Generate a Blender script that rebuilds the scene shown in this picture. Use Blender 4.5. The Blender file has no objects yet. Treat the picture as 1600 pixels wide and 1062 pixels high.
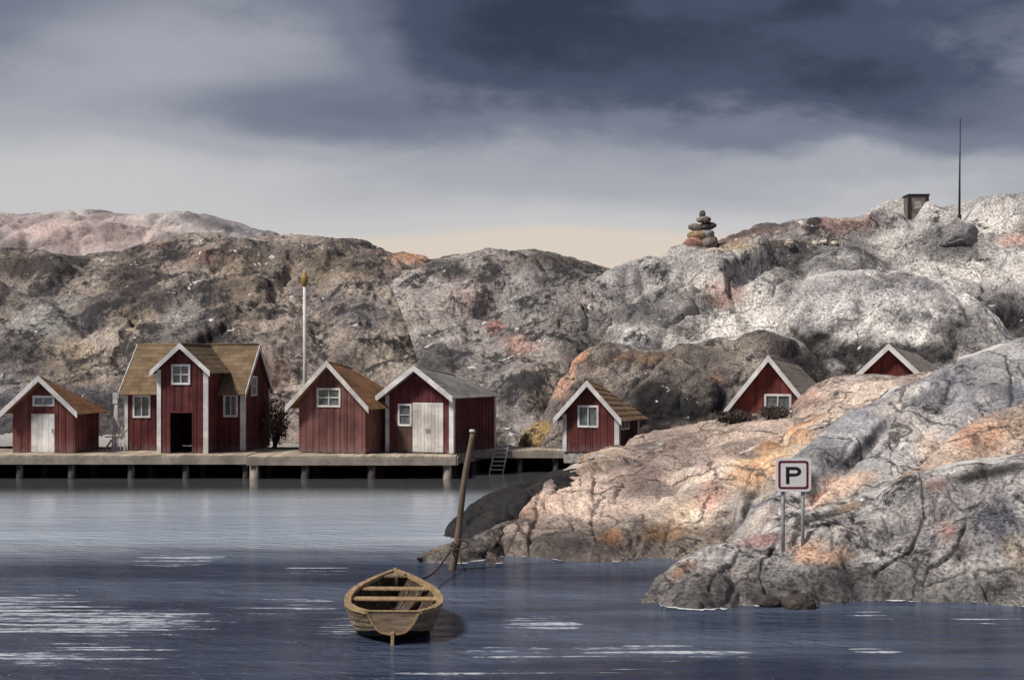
import bpy, bmesh, math, random
import numpy as np
from mathutils import Vector, Matrix, Euler

R = math.radians
random.seed(7)
SC = bpy.context.scene
COL = SC.collection

# ------------------------------------------------------------------ camera
F, CX, HZ, CAMH = 2198.0, 800.0, 570.0, 4.8       # layout units: pixels of a 1600 wide picture
cam_d = bpy.data.cameras.new('camera')
cam = bpy.data.objects.new('camera', cam_d)
COL.objects.link(cam)
cam.location = (0, 0, CAMH)
cam.rotation_euler = (R(90), 0, 0)
cam_d.sensor_width = 36.0
cam_d.lens = 36.0 * F / 1600.0
cam_d.shift_y = (HZ - 531.0) / 1600.0
cam_d.clip_end = 6000
SC.camera = cam

# ------------------------------------------------------------------ view / exposure
SC.render.engine = 'CYCLES'
SC.view_settings.view_transform = 'Standard'
SC.view_settings.look = 'None'
SC.view_settings.gamma = 1.0
SC.view_settings.use_curve_mapping = False
EXPO = 1.35
SC.view_settings.exposure = EXPO
SC.cycles.use_denoising = True
SC.cycles.max_bounces = 6
SC.cycles.diffuse_bounces = 3
SC.cycles.glossy_bounces = 3
SC.cycles.transmission_bounces = 2

SUN_FROM = Vector((-0.58, -0.36, 0.80)).normalized()     # soft light from the left, behind the viewer


def lin(c):
    return tuple((v / 255 / 12.92) if v / 255 <= 0.04045 else ((v / 255 + 0.055) / 1.055) ** 2.4 for v in c)


class NT:
    """small node-tree helper"""
    def __init__(self, tree):
        self.t = tree

    def n(self, typ, **kw):
        nd = self.t.nodes.new(typ)
        for k, v in kw.items():
            if k == 'inp':
                for i, val in v.items():
                    if hasattr(val, 'links'):
                        self.t.links.new(val, nd.inputs[i])
                    else:
                        nd.inputs[i].default_value = val
            else:
                setattr(nd, k, v)
        return nd

    def link(self, a, b):
        self.t.links.new(a, b)

    def math(self, op, a, b=0.0, c=None, clamp=False):
        nd = self.n('ShaderNodeMath', operation=op, use_clamp=clamp)
        for i, v in enumerate((a, b) if c is None else (a, b, c)):
            if hasattr(v, 'links'):
                self.link(v, nd.inputs[i])
            else:
                nd.inputs[i].default_value = v
        return nd.outputs[0]

    def smooth(self, v, lo, hi, o0=0.0, o1=1.0):
        nd = self.n('ShaderNodeMapRange', interpolation_type='SMOOTHSTEP')
        self.link(v, nd.inputs[0])
        for i, x in enumerate((lo, hi, o0, o1)):
            nd.inputs[i + 1].default_value = x
        return nd.outputs[0]

    def mix(self, fac, a, b, mode='MIX'):
        nd = self.n('ShaderNodeMix', data_type='RGBA', blend_type=mode)
        for i, v in ((0, fac), (6, a), (7, b)):
            if hasattr(v, 'links'):
                self.link(v, nd.inputs[i])
            elif isinstance(v, (int, float)):
                nd.inputs[i].default_value = v
            else:
                nd.inputs[i].default_value = (*v, 1.0)
        return nd.outputs[2]

    def noise(self, vec, scale, detail=4.0, rough=0.55, dist=0.0, out=0):
        nd = self.n('ShaderNodeTexNoise')
        if vec is not None:
            self.link(vec, nd.inputs['Vector'])
        nd.inputs['Scale'].default_value = scale
        nd.inputs['Detail'].default_value = detail
        nd.inputs['Roughness'].default_value = rough
        nd.inputs['Distortion'].default_value = dist
        return nd.outputs[out]

    def vscale(self, vec, s, add=(0, 0, 0)):
        nd = self.n('ShaderNodeMapping')
        self.link(vec, nd.inputs[0])
        nd.inputs['Location'].default_value = add
        nd.inputs['Scale'].default_value = s
        return nd.outputs[0]


# ------------------------------------------------------------------ world: stormy cloud cover over a Nishita sky
world = bpy.data.worlds.new('World')
SC.world = world
world.use_nodes = True
wt = world.node_tree
wt.nodes.clear()
W = NT(wt)
wo = W.n('ShaderNodeOutputWorld')
sky = W.n('ShaderNodeTexSky', sky_type='NISHITA')
sky.sun_disc = False
sky.sun_elevation = math.asin(SUN_FROM.z)
sky.sun_rotation = math.atan2(SUN_FROM.x, SUN_FROM.y)
bg_sky = W.n('ShaderNodeBackground', inp={'Color': sky.outputs[0], 'Strength': 0.06})
tc = W.n('ShaderNodeTexCoord')
dirv = tc.outputs['Generated']
sep = W.n('ShaderNodeSeparateXYZ')
W.link(dirv, sep.inputs[0])
dx, dy, dz = sep.outputs
# cloud layer coordinates: azimuth-like / elevation, stretched sideways
wv = W.vscale(dirv, (3.0, 3.0, 9.0))
n1 = W.noise(wv, 1.15, 5.0, 0.52, 0.35)
n2 = W.noise(W.vscale(dirv, (3.2, 3.2, 8.0), (3.1, 1.7, 0.4)), 3.2, 6.0, 0.6, 0.2)
el = W.math('ADD', dz, W.math('MULTIPLY', W.math('SUBTRACT', n1, 0.5), 0.09))
base = W.n('ShaderNodeValToRGB')
cr = base.color_ramp
cr.interpolation = 'B_SPLINE'
stops = [(0.0, 0.97), (0.06, 0.95), (0.095, 0.86), (0.125, 0.74), (0.155, 0.62), (0.19, 0.51), (0.25, 0.38), (0.40, 0.30), (1.0, 0.36)]
while len(cr.elements) < len(stops):
    cr.elements.new(0.5)
for e, (p, v) in zip(cr.elements, stops):
    e.position = p
    e.color = (v, v, v, 1)
W.link(el, base.inputs[0])
bright = W.n('ShaderNodeRGBToBW', inp={0: base.outputs[0]}).outputs[0]


def sky_mass(px, py, rx, ry, amount, acc):
    """a bank of darker or paler cloud, given by the direction in which it hangs"""
    v = Vector(((px - CX) / F, 1.0, (HZ - py) / F)).normalized()
    s = W.n('ShaderNodeVectorMath', operation='SUBTRACT')
    W.link(dirv, s.inputs[0])
    s.inputs[1].default_value = v
    m = W.n('ShaderNodeVectorMath', operation='MULTIPLY')
    W.link(s.outputs[0], m.inputs[0])
    m.inputs[1].default_value = (F / rx, 1.5, F / ry)
    ln = W.n('ShaderNodeVectorMath', operation='LENGTH')
    W.link(m.outputs[0], ln.inputs[0])
    dd = W.math('ADD', ln.outputs['Value'], W.math('MULTIPLY', W.math('SUBTRACT', n2, 0.5), 0.9))
    w = W.smooth(dd, 0.15, 1.25, 1.0, 0.0)
    return W.math('ADD', acc, W.math('MULTIPLY', w, amount))


acc = bright
for a in ((780, 0, 300, 110, -0.20), (1080, 80, 470, 130, -0.32), (1480, 170, 360, 90, -0.26), (330, 40, 380, 120, 0.24),
          (60, 200, 400, 150, 0.14), (480, 190, 330, 60, -0.14), (620, 260, 520, 90, 0.07), (1350, 226, 110, 40, 0.11),
          (1570, 110, 180, 70, 0.10), (1290, 0, 90, 40, -0.16), (1250, 300, 260, 40, 0.02), (850, 410, 560, 85, 0.17)):
    acc = sky_mass(*a, acc)
acc = W.math('ADD', acc, W.math('MULTIPLY', W.math('SUBTRACT', n2, 0.5), 0.24))
ccol = W.n('ShaderNodeValToRGB')
cr = ccol.color_ramp
cr.interpolation = 'EASE'
stops = [(0.0, (34, 36, 50)), (0.25, (62, 66, 86)), (0.5, (114, 117, 133)), (0.72, (166, 167, 174)), (0.9, (198, 196, 196)), (1.0, (219, 204, 190))]
while len(cr.elements) < len(stops):
    cr.elements.new(0.5)
for e, (p, c) in zip(cr.elements, stops):
    e.position = p
    e.color = (*lin(c), 1)
W.link(acc, ccol.inputs[0])
bg_cl = W.n('ShaderNodeBackground', inp={'Color': ccol.outputs[0], 'Strength': 1.0 / 2 ** EXPO})
mixw = W.n('ShaderNodeMixShader', inp={0: 0.93})
W.link(bg_sky.outputs[0], mixw.inputs[1])
W.link(bg_cl.outputs[0], mixw.inputs[2])
W.link(mixw.outputs[0], wo.inputs[0])

# ------------------------------------------------------------------ sun behind thin cloud
sun_d = bpy.data.lights.new('sun', 'SUN')
sun_d.energy = 1.5
sun_d.angle = R(11)
sun_d.color = (1.0, 0.93, 0.85)
sun = bpy.data.objects.new('sun', sun_d)
COL.objects.link(sun)
sun.rotation_euler = (-SUN_FROM).to_track_quat('-Z', 'Y').to_euler()


# ================================================================== helpers
def at(px, py, d):
    return Vector(((px - CX) / F * d, d, CAMH - (py - HZ) / F * d))


def wl(px, py, z=0.0):
    """point on the water surface"""
    d = F * (CAMH - z) / (py - HZ)
    return Vector(((px - CX) / F * d, d, z))


def tag(o, label=None, cat=None, group=None, kind=None):
    if label:
        o['label'] = label
    if cat:
        o['category'] = cat
    if group:
        o['group'] = group
    if kind:
        o['kind'] = kind
    return o


def empty(name, loc, rz=0.0):
    o = bpy.data.objects.new(name, None)
    COL.objects.link(o)
    o.location = loc
    o.rotation_euler = (0, 0, rz)
    return o


class MB:
    def __init__(self):
        self.v = []
        self.f = []

    def add(self, vs, fs):
        k = len(self.v)
        self.v += [tuple(p) for p in vs]
        self.f += [tuple(i + k for i in f) for f in fs]
        return self

    def hexa(self, p):
        """8 points: bottom ring 0-3, top ring 4-7"""
        return self.add(p, [(3, 2, 1, 0), (4, 5, 6, 7), (0, 1, 5, 4), (1, 2, 6, 5), (2, 3, 7, 6), (3, 0, 4, 7)])

    def box(self, x0, x1, y0, y1, z0, z1):
        return self.hexa([(x0, y0, z0), (x1, y0, z0), (x1, y1, z0), (x0, y1, z0), (x0, y0, z1), (x1, y0, z1), (x1, y1, z1), (x0, y1, z1)])

    def prism_xz(self, pts, y0, y1):
        n = len(pts)
        vs = [(x, y0, z) for x, z in pts] + [(x, y1, z) for x, z in pts]
        fs = [tuple(range(n)), tuple(range(2 * n - 1, n - 1, -1))]
        fs += [(i, i + n, (i + 1) % n + n, (i + 1) % n) for i in range(n)]
        return self.add(vs, fs)

    def slab(self, a, b, c, d, th):
        """quad a b c d thickened along its normal"""
        a, b, c, d = map(Vector, (a, b, c, d))
        nrm = (b - a).cross(d - a).normalized() * th
        return self.hexa([a, b, c, d, a + nrm, b + nrm, c + nrm, d + nrm])

    def tube(self, pts, rad, seg=10, cap=True, wob=0.0, rnd=None):
        pts = [Vector(p) for p in pts]
        n = len(pts)
        if not hasattr(rad, '__len__'):
            rad = [rad] * n
        vs, fs = [], []
        up = Vector((0.13, 0.21, 0.97))
        t0 = (pts[1] - pts[0]).normalized()
        x = t0.cross(up)
        if x.length < 0.1:
            x = t0.cross(Vector((1, 0, 0)))
        x.normalize()
        for i, p in enumerate(pts):
            t = (pts[min(i + 1, n - 1)] - pts[max(i - 1, 0)]).normalized()
            x = (x - t * x.dot(t)).normalized()
            y = t.cross(x)
            for j in range(seg):
                a = 2 * math.pi * j / seg
                r = rad[i] * (1 + (rnd.uniform(-wob, wob) if wob else 0))
                vs.append(p + x * math.cos(a) * r + y * math.sin(a) * r)
        for i in range(n - 1):
            for j in range(seg):
                k = (j + 1) % seg
                fs.append((i * seg + j, i * seg + k, (i + 1) * seg + k, (i + 1) * seg + j))
        if cap:
            fs.append(tuple(range(seg - 1, -1, -1)))
            fs.append(tuple((n - 1) * seg + j for j in range(seg)))
        return self.add(vs, fs)

    def build(self, name, mat, parent=None, smooth=False, bevel=0.0):
        me = bpy.data.meshes.new(name)
        me.from_pydata(self.v, [], self.f)
        if bevel:
            bm = bmesh.new()
            bm.from_mesh(me)
            bmesh.ops.recalc_face_normals(bm, faces=bm.faces)
            bmesh.ops.bevel(bm, geom=list(bm.edges), offset=bevel, segments=1, affect='EDGES', clamp_overlap=True)
            bm.to_mesh(me)
            bm.free()
        else:
            bm = bmesh.new()
            bm.from_mesh(me)
            bmesh.ops.recalc_face_normals(bm, faces=bm.faces)
            bm.to_mesh(me)
            bm.free()
        me.materials.append(mat)
        if smooth:
            me.polygons.foreach_set('use_smooth', [True] * len(me.polygons))
        o = bpy.data.objects.new(name, me)
        COL.objects.link(o)
        o.parent = parent
        return o


# ------------------------------------------------------------------ numpy noise
def _hash(ix, iy, iz, seed):
    h = (ix.astype(np.int64) * 374761393 + iy.astype(np.int64) * 668265263 + iz.astype(np.int64) * 2147483647 + seed * 974634777) & 0xFFFFFFFF
    h = ((h ^ (h >> 13)) * 1274126177) & 0xFFFFFFFF
    h = h ^ (h >> 16)
    return (h & 0xFFFFFF) / float(0xFFFFFF)


def vnoise(P, seed=0):
    i = np.floor(P)
    f = P - i
    u = f * f * f * (f * (f * 6 - 15) + 10)
    ix, iy, iz = i[..., 0], i[..., 1], i[..., 2]
    r = 0
    for a in (0, 1):
        wx = u[..., 0] if a else 1 - u[..., 0]
        for b in (0, 1):
            wy = u[..., 1] if b else 1 - u[..., 1]
            for c in (0, 1):
                wz = u[..., 2] if c else 1 - u[..., 2]
                r = r + wx * wy * wz * _hash(ix + a, iy + b, iz + c, seed)
    return r * 2 - 1


def fbm(P, octv=4, seed=0, gain=0.5):
    s, a, t = 0, 1.0, 0
    for k in range(octv):
        s = s + a * vnoise(P * (2.03 ** k) + 17.3 * k, seed + k)
        t += a
        a *= gain
    return s / t


def cells(P, seed=0):
    """distance to nearest and second nearest jittered point"""
    i = np.floor(P)
    f1 = np.full(P.shape[:-1], 9.0)
    f2 = np.full(P.shape[:-1], 9.0)
    hid = np.zeros(P.shape[:-1])
    for a in (-1, 0, 1):
        for b in (-1, 0, 1):
            for c in (-1, 0, 1):
                jx, jy, jz = i[..., 0] + a, i[..., 1] + b, i[..., 2] + c
                d = np.sqrt((jx + _hash(jx, jy, jz, seed) - P[..., 0]) ** 2 + (jy + _hash(jx, jy, jz, seed + 5) - P[..., 1]) ** 2
                            + (jz + _hash(jx, jy, jz, seed + 9) - P[..., 2]) ** 2)
                f2 = np.minimum(f2, np.maximum(f1, d))
                hid = np.where(d < f1, _hash(jx, jy, jz, seed + 13), hid)
                f1 = np.minimum(f1, d)
    return f1, f2, hid


# ================================================================== materials
MATS = {}


def new_mat(name):
    m = bpy.data.materials.new(name)
    m.use_nodes = True
    m.node_tree.nodes.clear()
    T = NT(m.node_tree)
    out = T.n('ShaderNodeOutputMaterial')
    b = T.n('ShaderNodeBsdfPrincipled')
    T.link(b.outputs[0], out.inputs[0])
    MATS[name] = m
    return m, T, b


def rock_material(name, dark=0.5, fleck=0.72, grain=1.0, iron=0.18, stain=(0.030, 0.029, 0.032), scale=1.0, crack=0.5):
    m, T, b = new_mat(name)
    geo = T.n('ShaderNodeNewGeometry')
    pos = geo.outputs['Position']
    tint = T.n('ShaderNodeVertexColor', layer_name='tint').outputs[0]
    # broad tone changes
    big = T.noise(pos, 0.35 * scale, 6, 0.62, 0.0)
    c = T.mix(1.0, tint, T.mix(T.smooth(big, 0.28, 0.72), (0.40, 0.40, 0.43), (1.46, 1.44, 1.40)), 'MULTIPLY')
    # crystalline granulation
    g1 = T.noise(pos, 13.0 * scale, 3, 0.75)
    vo = T.n('ShaderNodeTexVoronoi', feature='F1', inp={'Vector': pos, 'Scale': 9.0 * scale, 'Randomness': 1.0})
    gmask = T.noise(pos, 0.9 * scale, 3, 0.5)
    gr = T.math('MULTIPLY_ADD', vo.outputs['Distance'], 0.22, T.math('MULTIPLY', g1, 1.1))
    grv = T.smooth(gr, 0.42, 0.88, 1.0 - 0.58 * grain, 1.0 + 0.50 * grain)
    comb = T.n('ShaderNodeCombineColor', inp={0: grv, 1: grv, 2: grv})
    c = T.mix(T.smooth(gmask, 0.25, 0.6, 0.6, 1.0), c, T.mix(1.0, c, comb.outputs[0], 'MULTIPLY'))
    # black lichen crusts
    l1 = T.noise(pos, 0.8 * scale, 8, 0.72, 0.15)
    l2 = T.noise(T.vscale(pos, (1, 1, 0.55)), 4.5 * scale, 5, 0.75, 0.0)
    lm = T.smooth(T.math('MULTIPLY_ADD', l2, 0.5, l1), 0.88 - 0.18 * dark, 1.0 - 0.16 * dark)
    c = T.mix(T.math('MULTIPLY', lm, 0.94), c, stain)
    # warm iron stain / orange lichen
    o1 = T.noise(T.vscale(pos, (1, 1, 1), (31, 7, 3)), 0.75 * scale, 6, 0.66, 0.0)
    c = T.mix(T.math('MULTIPLY', T.smooth(o1, 0.58, 0.74), iron), c, (0.36, 0.19, 0.11))
    # fissures
    wpos = T.n('ShaderNodeVectorMath', operation='ADD')
    T.link(T.vscale(pos, (0.32 * scale, 0.32 * scale, 0.55 * scale)), wpos.inputs[0])
    wn = T.n('ShaderNodeVectorMath', operation='SCALE')
    T.link(T.noise(pos, 0.5 * scale, 4, 0.6, 0.0, 1), wn.inputs[0])
    wn.inputs['Scale'].default_value = 0.6
    T.link(wn.outputs[0], wpos.inputs[1])
    ve = T.n('ShaderNodeTexVoronoi', feature='DISTANCE_TO_EDGE', inp={'Vector': wpos.outputs[0], 'Scale': 1.0})
    fis = T.math('MULTIPLY', T.smooth(ve.outputs['Distance'], 0.004, 0.022, 1.0, 0.0), T.smooth(big, 0.36, 0.52, 0.0, 1.0))
    c = T.mix(T.math('MULTIPLY', fis, crack), c, (0.03, 0.028, 0.028))
    # pale quartz flecks and gull marks
    fl = T.noise(T.vscale(pos, (1.0, 1.0, 1.6), (5, 9, 2)), 1.5 * scale, 4, 0.6, 1.2)
    fm = T.smooth(fl, fleck, fleck + 0.025)
    c = T.mix(T.math('MULTIPLY', fm, 0.9), c, (0.78, 0.76, 0.73))
    # pale highlight painted along the crest
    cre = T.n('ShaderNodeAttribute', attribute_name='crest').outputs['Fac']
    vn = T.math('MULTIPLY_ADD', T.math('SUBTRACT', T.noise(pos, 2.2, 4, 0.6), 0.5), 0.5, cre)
    hlmask = T.math('MULTIPLY', T.smooth(vn, 0.72, 0.86), T.smooth(T.noise(pos, 0.6, 3, 0.5), 0.45, 0.58))
    c = T.mix(T.math('MULTIPLY', hlmask, 0.85), c, (0.72, 0.70, 0.67))
    # wet black band at the waterline
    z = T.n('ShaderNodeSeparateXYZ', inp={0: pos}).outputs[2]
    zz = T.math('MULTIPLY_ADD', T.math('SUBTRACT', T.noise(pos, 0.8, 5, 0.62), 0.5), 1.1, z)
    band = T.smooth(zz, 0.30, 0.85, 1.0, 0.0)
    c = T.mix(T.math('MULTIPLY', band, T.smooth(l2, 0.25, 0.65, 0.92, 0.55)), c, (0.022, 0.021, 0.021))
    T.link(c, b.inputs['Base Color'])
    rgh = T.math('MULTIPLY_ADD', band, -0.25, 0.86)
    T.link(rgh, b.inputs['Roughness'])
    b.inputs['Specular IOR Level'].default_value = 0.3
    h = T.math('ADD', T.math('MULTIPLY', gr, 0.05), T.math('MULTIPLY', T.noise(pos, 2.5 * scale, 7, 0.7), 0.15))
    h = T.math('SUBTRACT', h, T.math('MULTIPLY', fis, 0.05))
    bp = T.n('ShaderNodeBump', inp={'Height': h, 'Distance': 0.55 / scale, 'Strength': 0.75})
    T.link(bp.outputs[0], b.inputs['Normal'])
    return m


M_HILL = rock_material('hill_granite', dark=0.9, fleck=0.665, grain=1.0, scale=0.55, crack=0.35)
M_SHORE = rock_material('shore_granite', dark=0.45, fleck=0.70, iron=0.15, grain=1.0, scale=1.0, crack=0.7)
M_LICHEN = rock_material('lichen_granite', dark=0.65, fleck=0.685, iron=0.18, grain=1.25, scale=1.1, crack=0.65)
M_PALE = rock_material('pale_granite', dark=0.55, fleck=0.655, iron=0.15, grain=1.2, scale=0.65, crack=0.4)
M_DOME = rock_material('dome_granite', dark=0.22, fleck=0.67, iron=0.05, grain=1.2, scale=0.65, crack=0.4)
M_BLACKROCK = rock_material('black_rock', dark=1.1, fleck=0.8, grain=0.8, scale=1.2, crack=0.3)
M_HEATH = rock_material('heath', dark=0.15, fleck=0.80, iron=0.05, grain=0.5, scale=0.35, crack=0.1)


def painted_wood(name, col, streak=(0.42, 0.36, 0.34), amount=0.5, rough=0.75, faded=0.35, footwear=0.5):
    m, T, b = new_mat(name)
    tcn = T.n('ShaderNodeTexCoord')
    ob = tcn.outputs['Object']
    geo = T.n('ShaderNodeNewGeometry')
    rnd = geo.outputs['Random Per Island']
    v1 = T.noise(T.vscale(ob, (9, 9, 0.8)), 1.0, 5, 0.65)
    v2 = T.noise(ob, 1.1, 5, 0.6, 0.4)
    c = T.mix(T.smooth(v2, 0.3, 0.72), tuple(x * 0.68 for x in col), tuple(min(1, x * 1.25 + 0.012) for x in col))
    isl = T.smooth(rnd, 0.0, 1.0, 0.78, 1.2)
    c = T.mix(1.0, c, T.n('ShaderNodeCombineColor', inp={0: isl, 1: isl, 2: isl}).outputs[0], 'MULTIPLY')
    c = T.mix(T.math('MULTIPLY', T.smooth(v1, 0.5, 0.8), faded), c, tuple(x * 0.4 + 0.10 for x in col))
    peel = T.noise(T.vscale(ob, (7, 7, 1.6), (3, 1, 8)), 1.0, 6, 0.7, 0.3)
    c = T.mix(T.math('MULTIPLY', T.smooth(peel, 0.655, 0.70), amount), c, streak)
    oz = T.n('ShaderNodeSeparateXYZ', inp={0: ob}).outputs[2]
    foot = T.math('MULTIPLY_ADD', T.math('SUBTRACT', T.noise(T.vscale(ob, (2.5, 2.5, 1.0)), 1.0, 5, 0.7), 0.5), 1.3, oz)
    c = T.mix(T.smooth(foot, 0.05, 0.42, footwear, 0.0), c, tuple(x * 0.55 + 0.12 for x in col))
    T.link(c, b.inputs['Base Color'])
    b.inputs['Roughness'].default_value = rough
    b.inputs['Specular IOR Level'].default_value = 0.25
    bp = T.n('ShaderNodeBump', inp={'Height': T.noise(T.vscale(ob, (22, 22, 1.2)), 1.0, 4, 0.6), 'Distance': 0.02, 'Strength': 0.5})
    T.link(bp.outputs[0], b.inputs['Normal'])
    return m


RED1 = painted_wood('red_paint_worn', (0.150, 0.046, 0.043))
RED2 = painted_wood('red_paint_deep', (0.108, 0.022, 0.023))
RED3 = painted_wood('red_paint_faded', (0.160, 0.066, 0.059), faded=0.6)
RED4 = painted_wood('red_paint_maroon', (0.105, 0.021, 0.025))
RED5 = painted_wood('red_paint_brown', (0.105, 0.024, 0.022), amount=0.15)
RED6 = painted_wood('red_paint_bright', (0.185, 0.043, 0.036), amount=0.1)
WHITE = painted_wood('white_paint', (0.66, 0.65, 0.65), streak=(0.42, 0.40, 0.38), amount=0.7, faded=0.0)
GREYWHITE = painted_wood('grey_white_paint', (0.60, 0.57, 0.54), streak=(0.36, 0.33, 0.30), amount=0.7, faded=0.0)
BROWNPANEL = painted_wood('brown_panel', (0.10, 0.055, 0.042))
TIMBER = painted_wood('grey_timber', (0.30, 0.265, 0.23), streak=(0.42, 0.38, 0.33), amount=0.5, faded=0.5, footwear=0.0)
DECKWOOD = painted_wood('deck_timber', (0.50, 0.43, 0.33), streak=(0.62, 0.57, 0.5), amount=0.6, faded=0.3, footwear=0.0)
DARKTIMBER = painted_wood('wet_timber', (0.055, 0.048, 0.045), streak=(0.25, 0.22, 0.20), amount=0.4, footwear=0.0)
DRIFT = painted_wood('driftwood', (0.17, 0.125, 0.085), streak=(0.45, 0.38, 0.3), amount=0.5, faded=0.4, footwear=0.0)


def wood(name, col, rough=0.7, along=(1.5, 12, 12), dark=0.45):
    m, T, b = new_mat(name)
    ob = T.n('ShaderNodeTexCoord').outputs['Object']
    v1 = T.noise(T.vscale(ob, along), 1.0, 6, 0.65, 0.3)
    v2 = T.noise(ob, 5.0, 5, 0.65, 0.4)
    c = T.mix(T.smooth(v1, 0.32, 0.7), tuple(x * dark for x in col), tuple(min(1, x * 1.2) for x in col))
    c = T.mix(T.math('MULTIPLY', T.smooth(v2, 0.56, 0.72), 0.55), c, tuple(x * 0.22 for x in col))
    T.link(c, b.inputs['Base Color'])
    b.inputs['Roughness'].default_value = rough
    bp = T.n('ShaderNodeBump', inp={'Height': v1, 'Distance': 0.015, 'Strength': 0.6})
    T.link(bp.outputs[0], b.inputs['Normal'])
    return m


BOAT_LIGHT = wood('boat_rail_wood', (0.40, 0.275, 0.145), along=(12, 2.0, 12), dark=0.65)
BOAT_MID = wood('boat_plank_wood', (0.27, 0.195, 0.125), along=(14, 1.6, 14))
BOAT_PALE = wood('boat_pale_plank', (0.38, 0.29, 0.19), along=(14, 1.6, 14))
BOAT_DARK = wood('boat_inner_wood', (0.085, 0.06, 0.038), along=(14, 1.6, 14))
BOAT_TAR = wood('boat_tar', (0.010, 0.009, 0.008), along=(14, 1.6, 14))
BOAT_TRANSOM = wood('boat_transom_wood', (0.33, 0.25, 0.16), along=(2, 12, 14))


def plain(name, col, rough=0.6, metal=0.0, var=0.25, scale=6.0, spec=0.4):
    m, T, b = new_mat(name)
    ob = T.n('ShaderNodeTexCoord').outputs['Object']
    n = T.noise(ob, scale, 5, 0.65, 0.3)
    c = T.mix(T.smooth(n, 0.3, 0.7), tuple(x * (1 - var) for x in col), tuple(min(1, x * (1 + var)) for x in col))
    T.link(c, b.inputs['Base Color'])
    b.inputs['Roughness'].default_value = rough
    b.inputs['Metallic'].default_value = metal
    b.inputs['Specular IOR Level'].default_value = spec
    bp = T.n('ShaderNodeBump', inp={'Height': n, 'Distance': 0.01, 'Strength': 0.3})
    T.link(bp.outputs[0], b.inputs['Normal'])
    return m


GLASS = plain('window_glass', (0.10, 0.115, 0.115), 0.12, 0, 0.5, 4.0, 0.6)
GLASSBLUE = plain('window_glass_blue', (0.20, 0.25, 0.30), 0.12, 0, 0.4, 4.0, 0.6)
IRON = plain('dark_iron', (0.05, 0.048, 0.046), 0.5, 0.5)
STEEL = plain('galvanised_steel', (0.34, 0.36, 0.38), 0.55, 0.3, 0.3, 3.0)
SIGNWHITE = plain('sign_white', (0.84, 0.83, 0.82), 0.45, 0, 0.06, 9.0)
SIGNRED = plain('sign_dark_red', (0.16, 0.012, 0.040), 0.5, 0, 0.25, 12.0)
SIGNBLACK = plain('sign_black', (0.014, 0.014, 0.015), 0.5, 0, 0.2, 8.0)
ROPE = plain('rope', (0.10, 0.065, 0.045), 0.9, 0, 0.6, 25.0)
FOUND = plain('foundation_stone', (0.34, 0.31, 0.29), 0.9, 0, 0.4, 5.0)
POLEWHITE = plain('pole_white', (0.66, 0.65, 0.63), 0.5, 0, 0.15, 3.0)
OCHRE = plain('ochre_lamp', (0.33, 0.20, 0.065), 0.5, 0, 0.4, 6.0)
HEATHER = plain('dark_heather_leaf', (0.085, 0.068, 0.060), 0.85, 0, 0.5, 3.0)
RUSTBUSH = plain('russet_leaf', (0.16, 0.105, 0.085), 0.85, 0, 0.5, 3.0)
BARK = plain('bark', (0.06, 0.05, 0.042), 0.9, 0, 0.4, 8.0)


def roofing(name, col, moss):
    m, T, b = new_mat(name)
    ob = T.n('ShaderNodeTexCoord').outputs['Object']
    rnd = T.n('ShaderNodeNewGeometry').outputs['Random Per Island']
    n1 = T.noise(ob, 1.4, 6, 0.65, 0.4)
    n2 = T.noise(ob, 14.0, 4, 0.7)
    c = T.mix(T.smooth(n1, 0.3, 0.7), tuple(x * 0.66 for x in col), tuple(min(1, x * 1.25) for x in col))
    c = T.mix(T.math('MULTIPLY', T.smooth(n2, 0.52, 0.72), 0.4), c, tuple(x * 0.45 for x in col))
    isl = T.smooth(rnd, 0.0, 1.0, 0.86, 1.14)
    c = T.mix(1.0, c, T.n('ShaderNodeCombineColor', inp={0: isl, 1: isl, 2: isl}).outputs[0], 'MULTIPLY')
    c = T.mix(T.math('MULTIPLY', T.smooth(T.noise(ob, 2.3, 5, 0.6, 0.8), 0.55, 0.72), 0.6), c, moss)
    T.link(c, b.inputs['Base Color'])
    b.inputs['Roughness'].default_value = 0.85
    b.inputs['Specular IOR Level'].default_value = 0.25
    bp = T.n('ShaderNodeBump', inp={'Height': n2, 'Distance': 0.02, 'Strength': 0.6})
    T.link(bp.outputs[0], b.inputs['Normal'])
    return m


ROOF_ORANGE = roofing('roof_orange_brown', (0.275, 0.140, 0.074), (0.30, 0.22, 0.11))
ROOF_OCHRE = roofing('roof_ochre', (0.205, 0.145, 0.086), (0.19, 0.145, 0.09))
ROOF_GREY = roofing('roof_grey_felt', (0.27, 0.26, 0.245), (0.20, 0.19, 0.17))
ROOF_TAN = roofing('roof_tan_tile', (0.25, 0.165, 0.098), (0.22, 0.18, 0.12))
ROOF_BROWN = roofing('roof_brown_grey', (0.30, 0.26, 0.225), (0.20, 0.18, 0.15))


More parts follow.
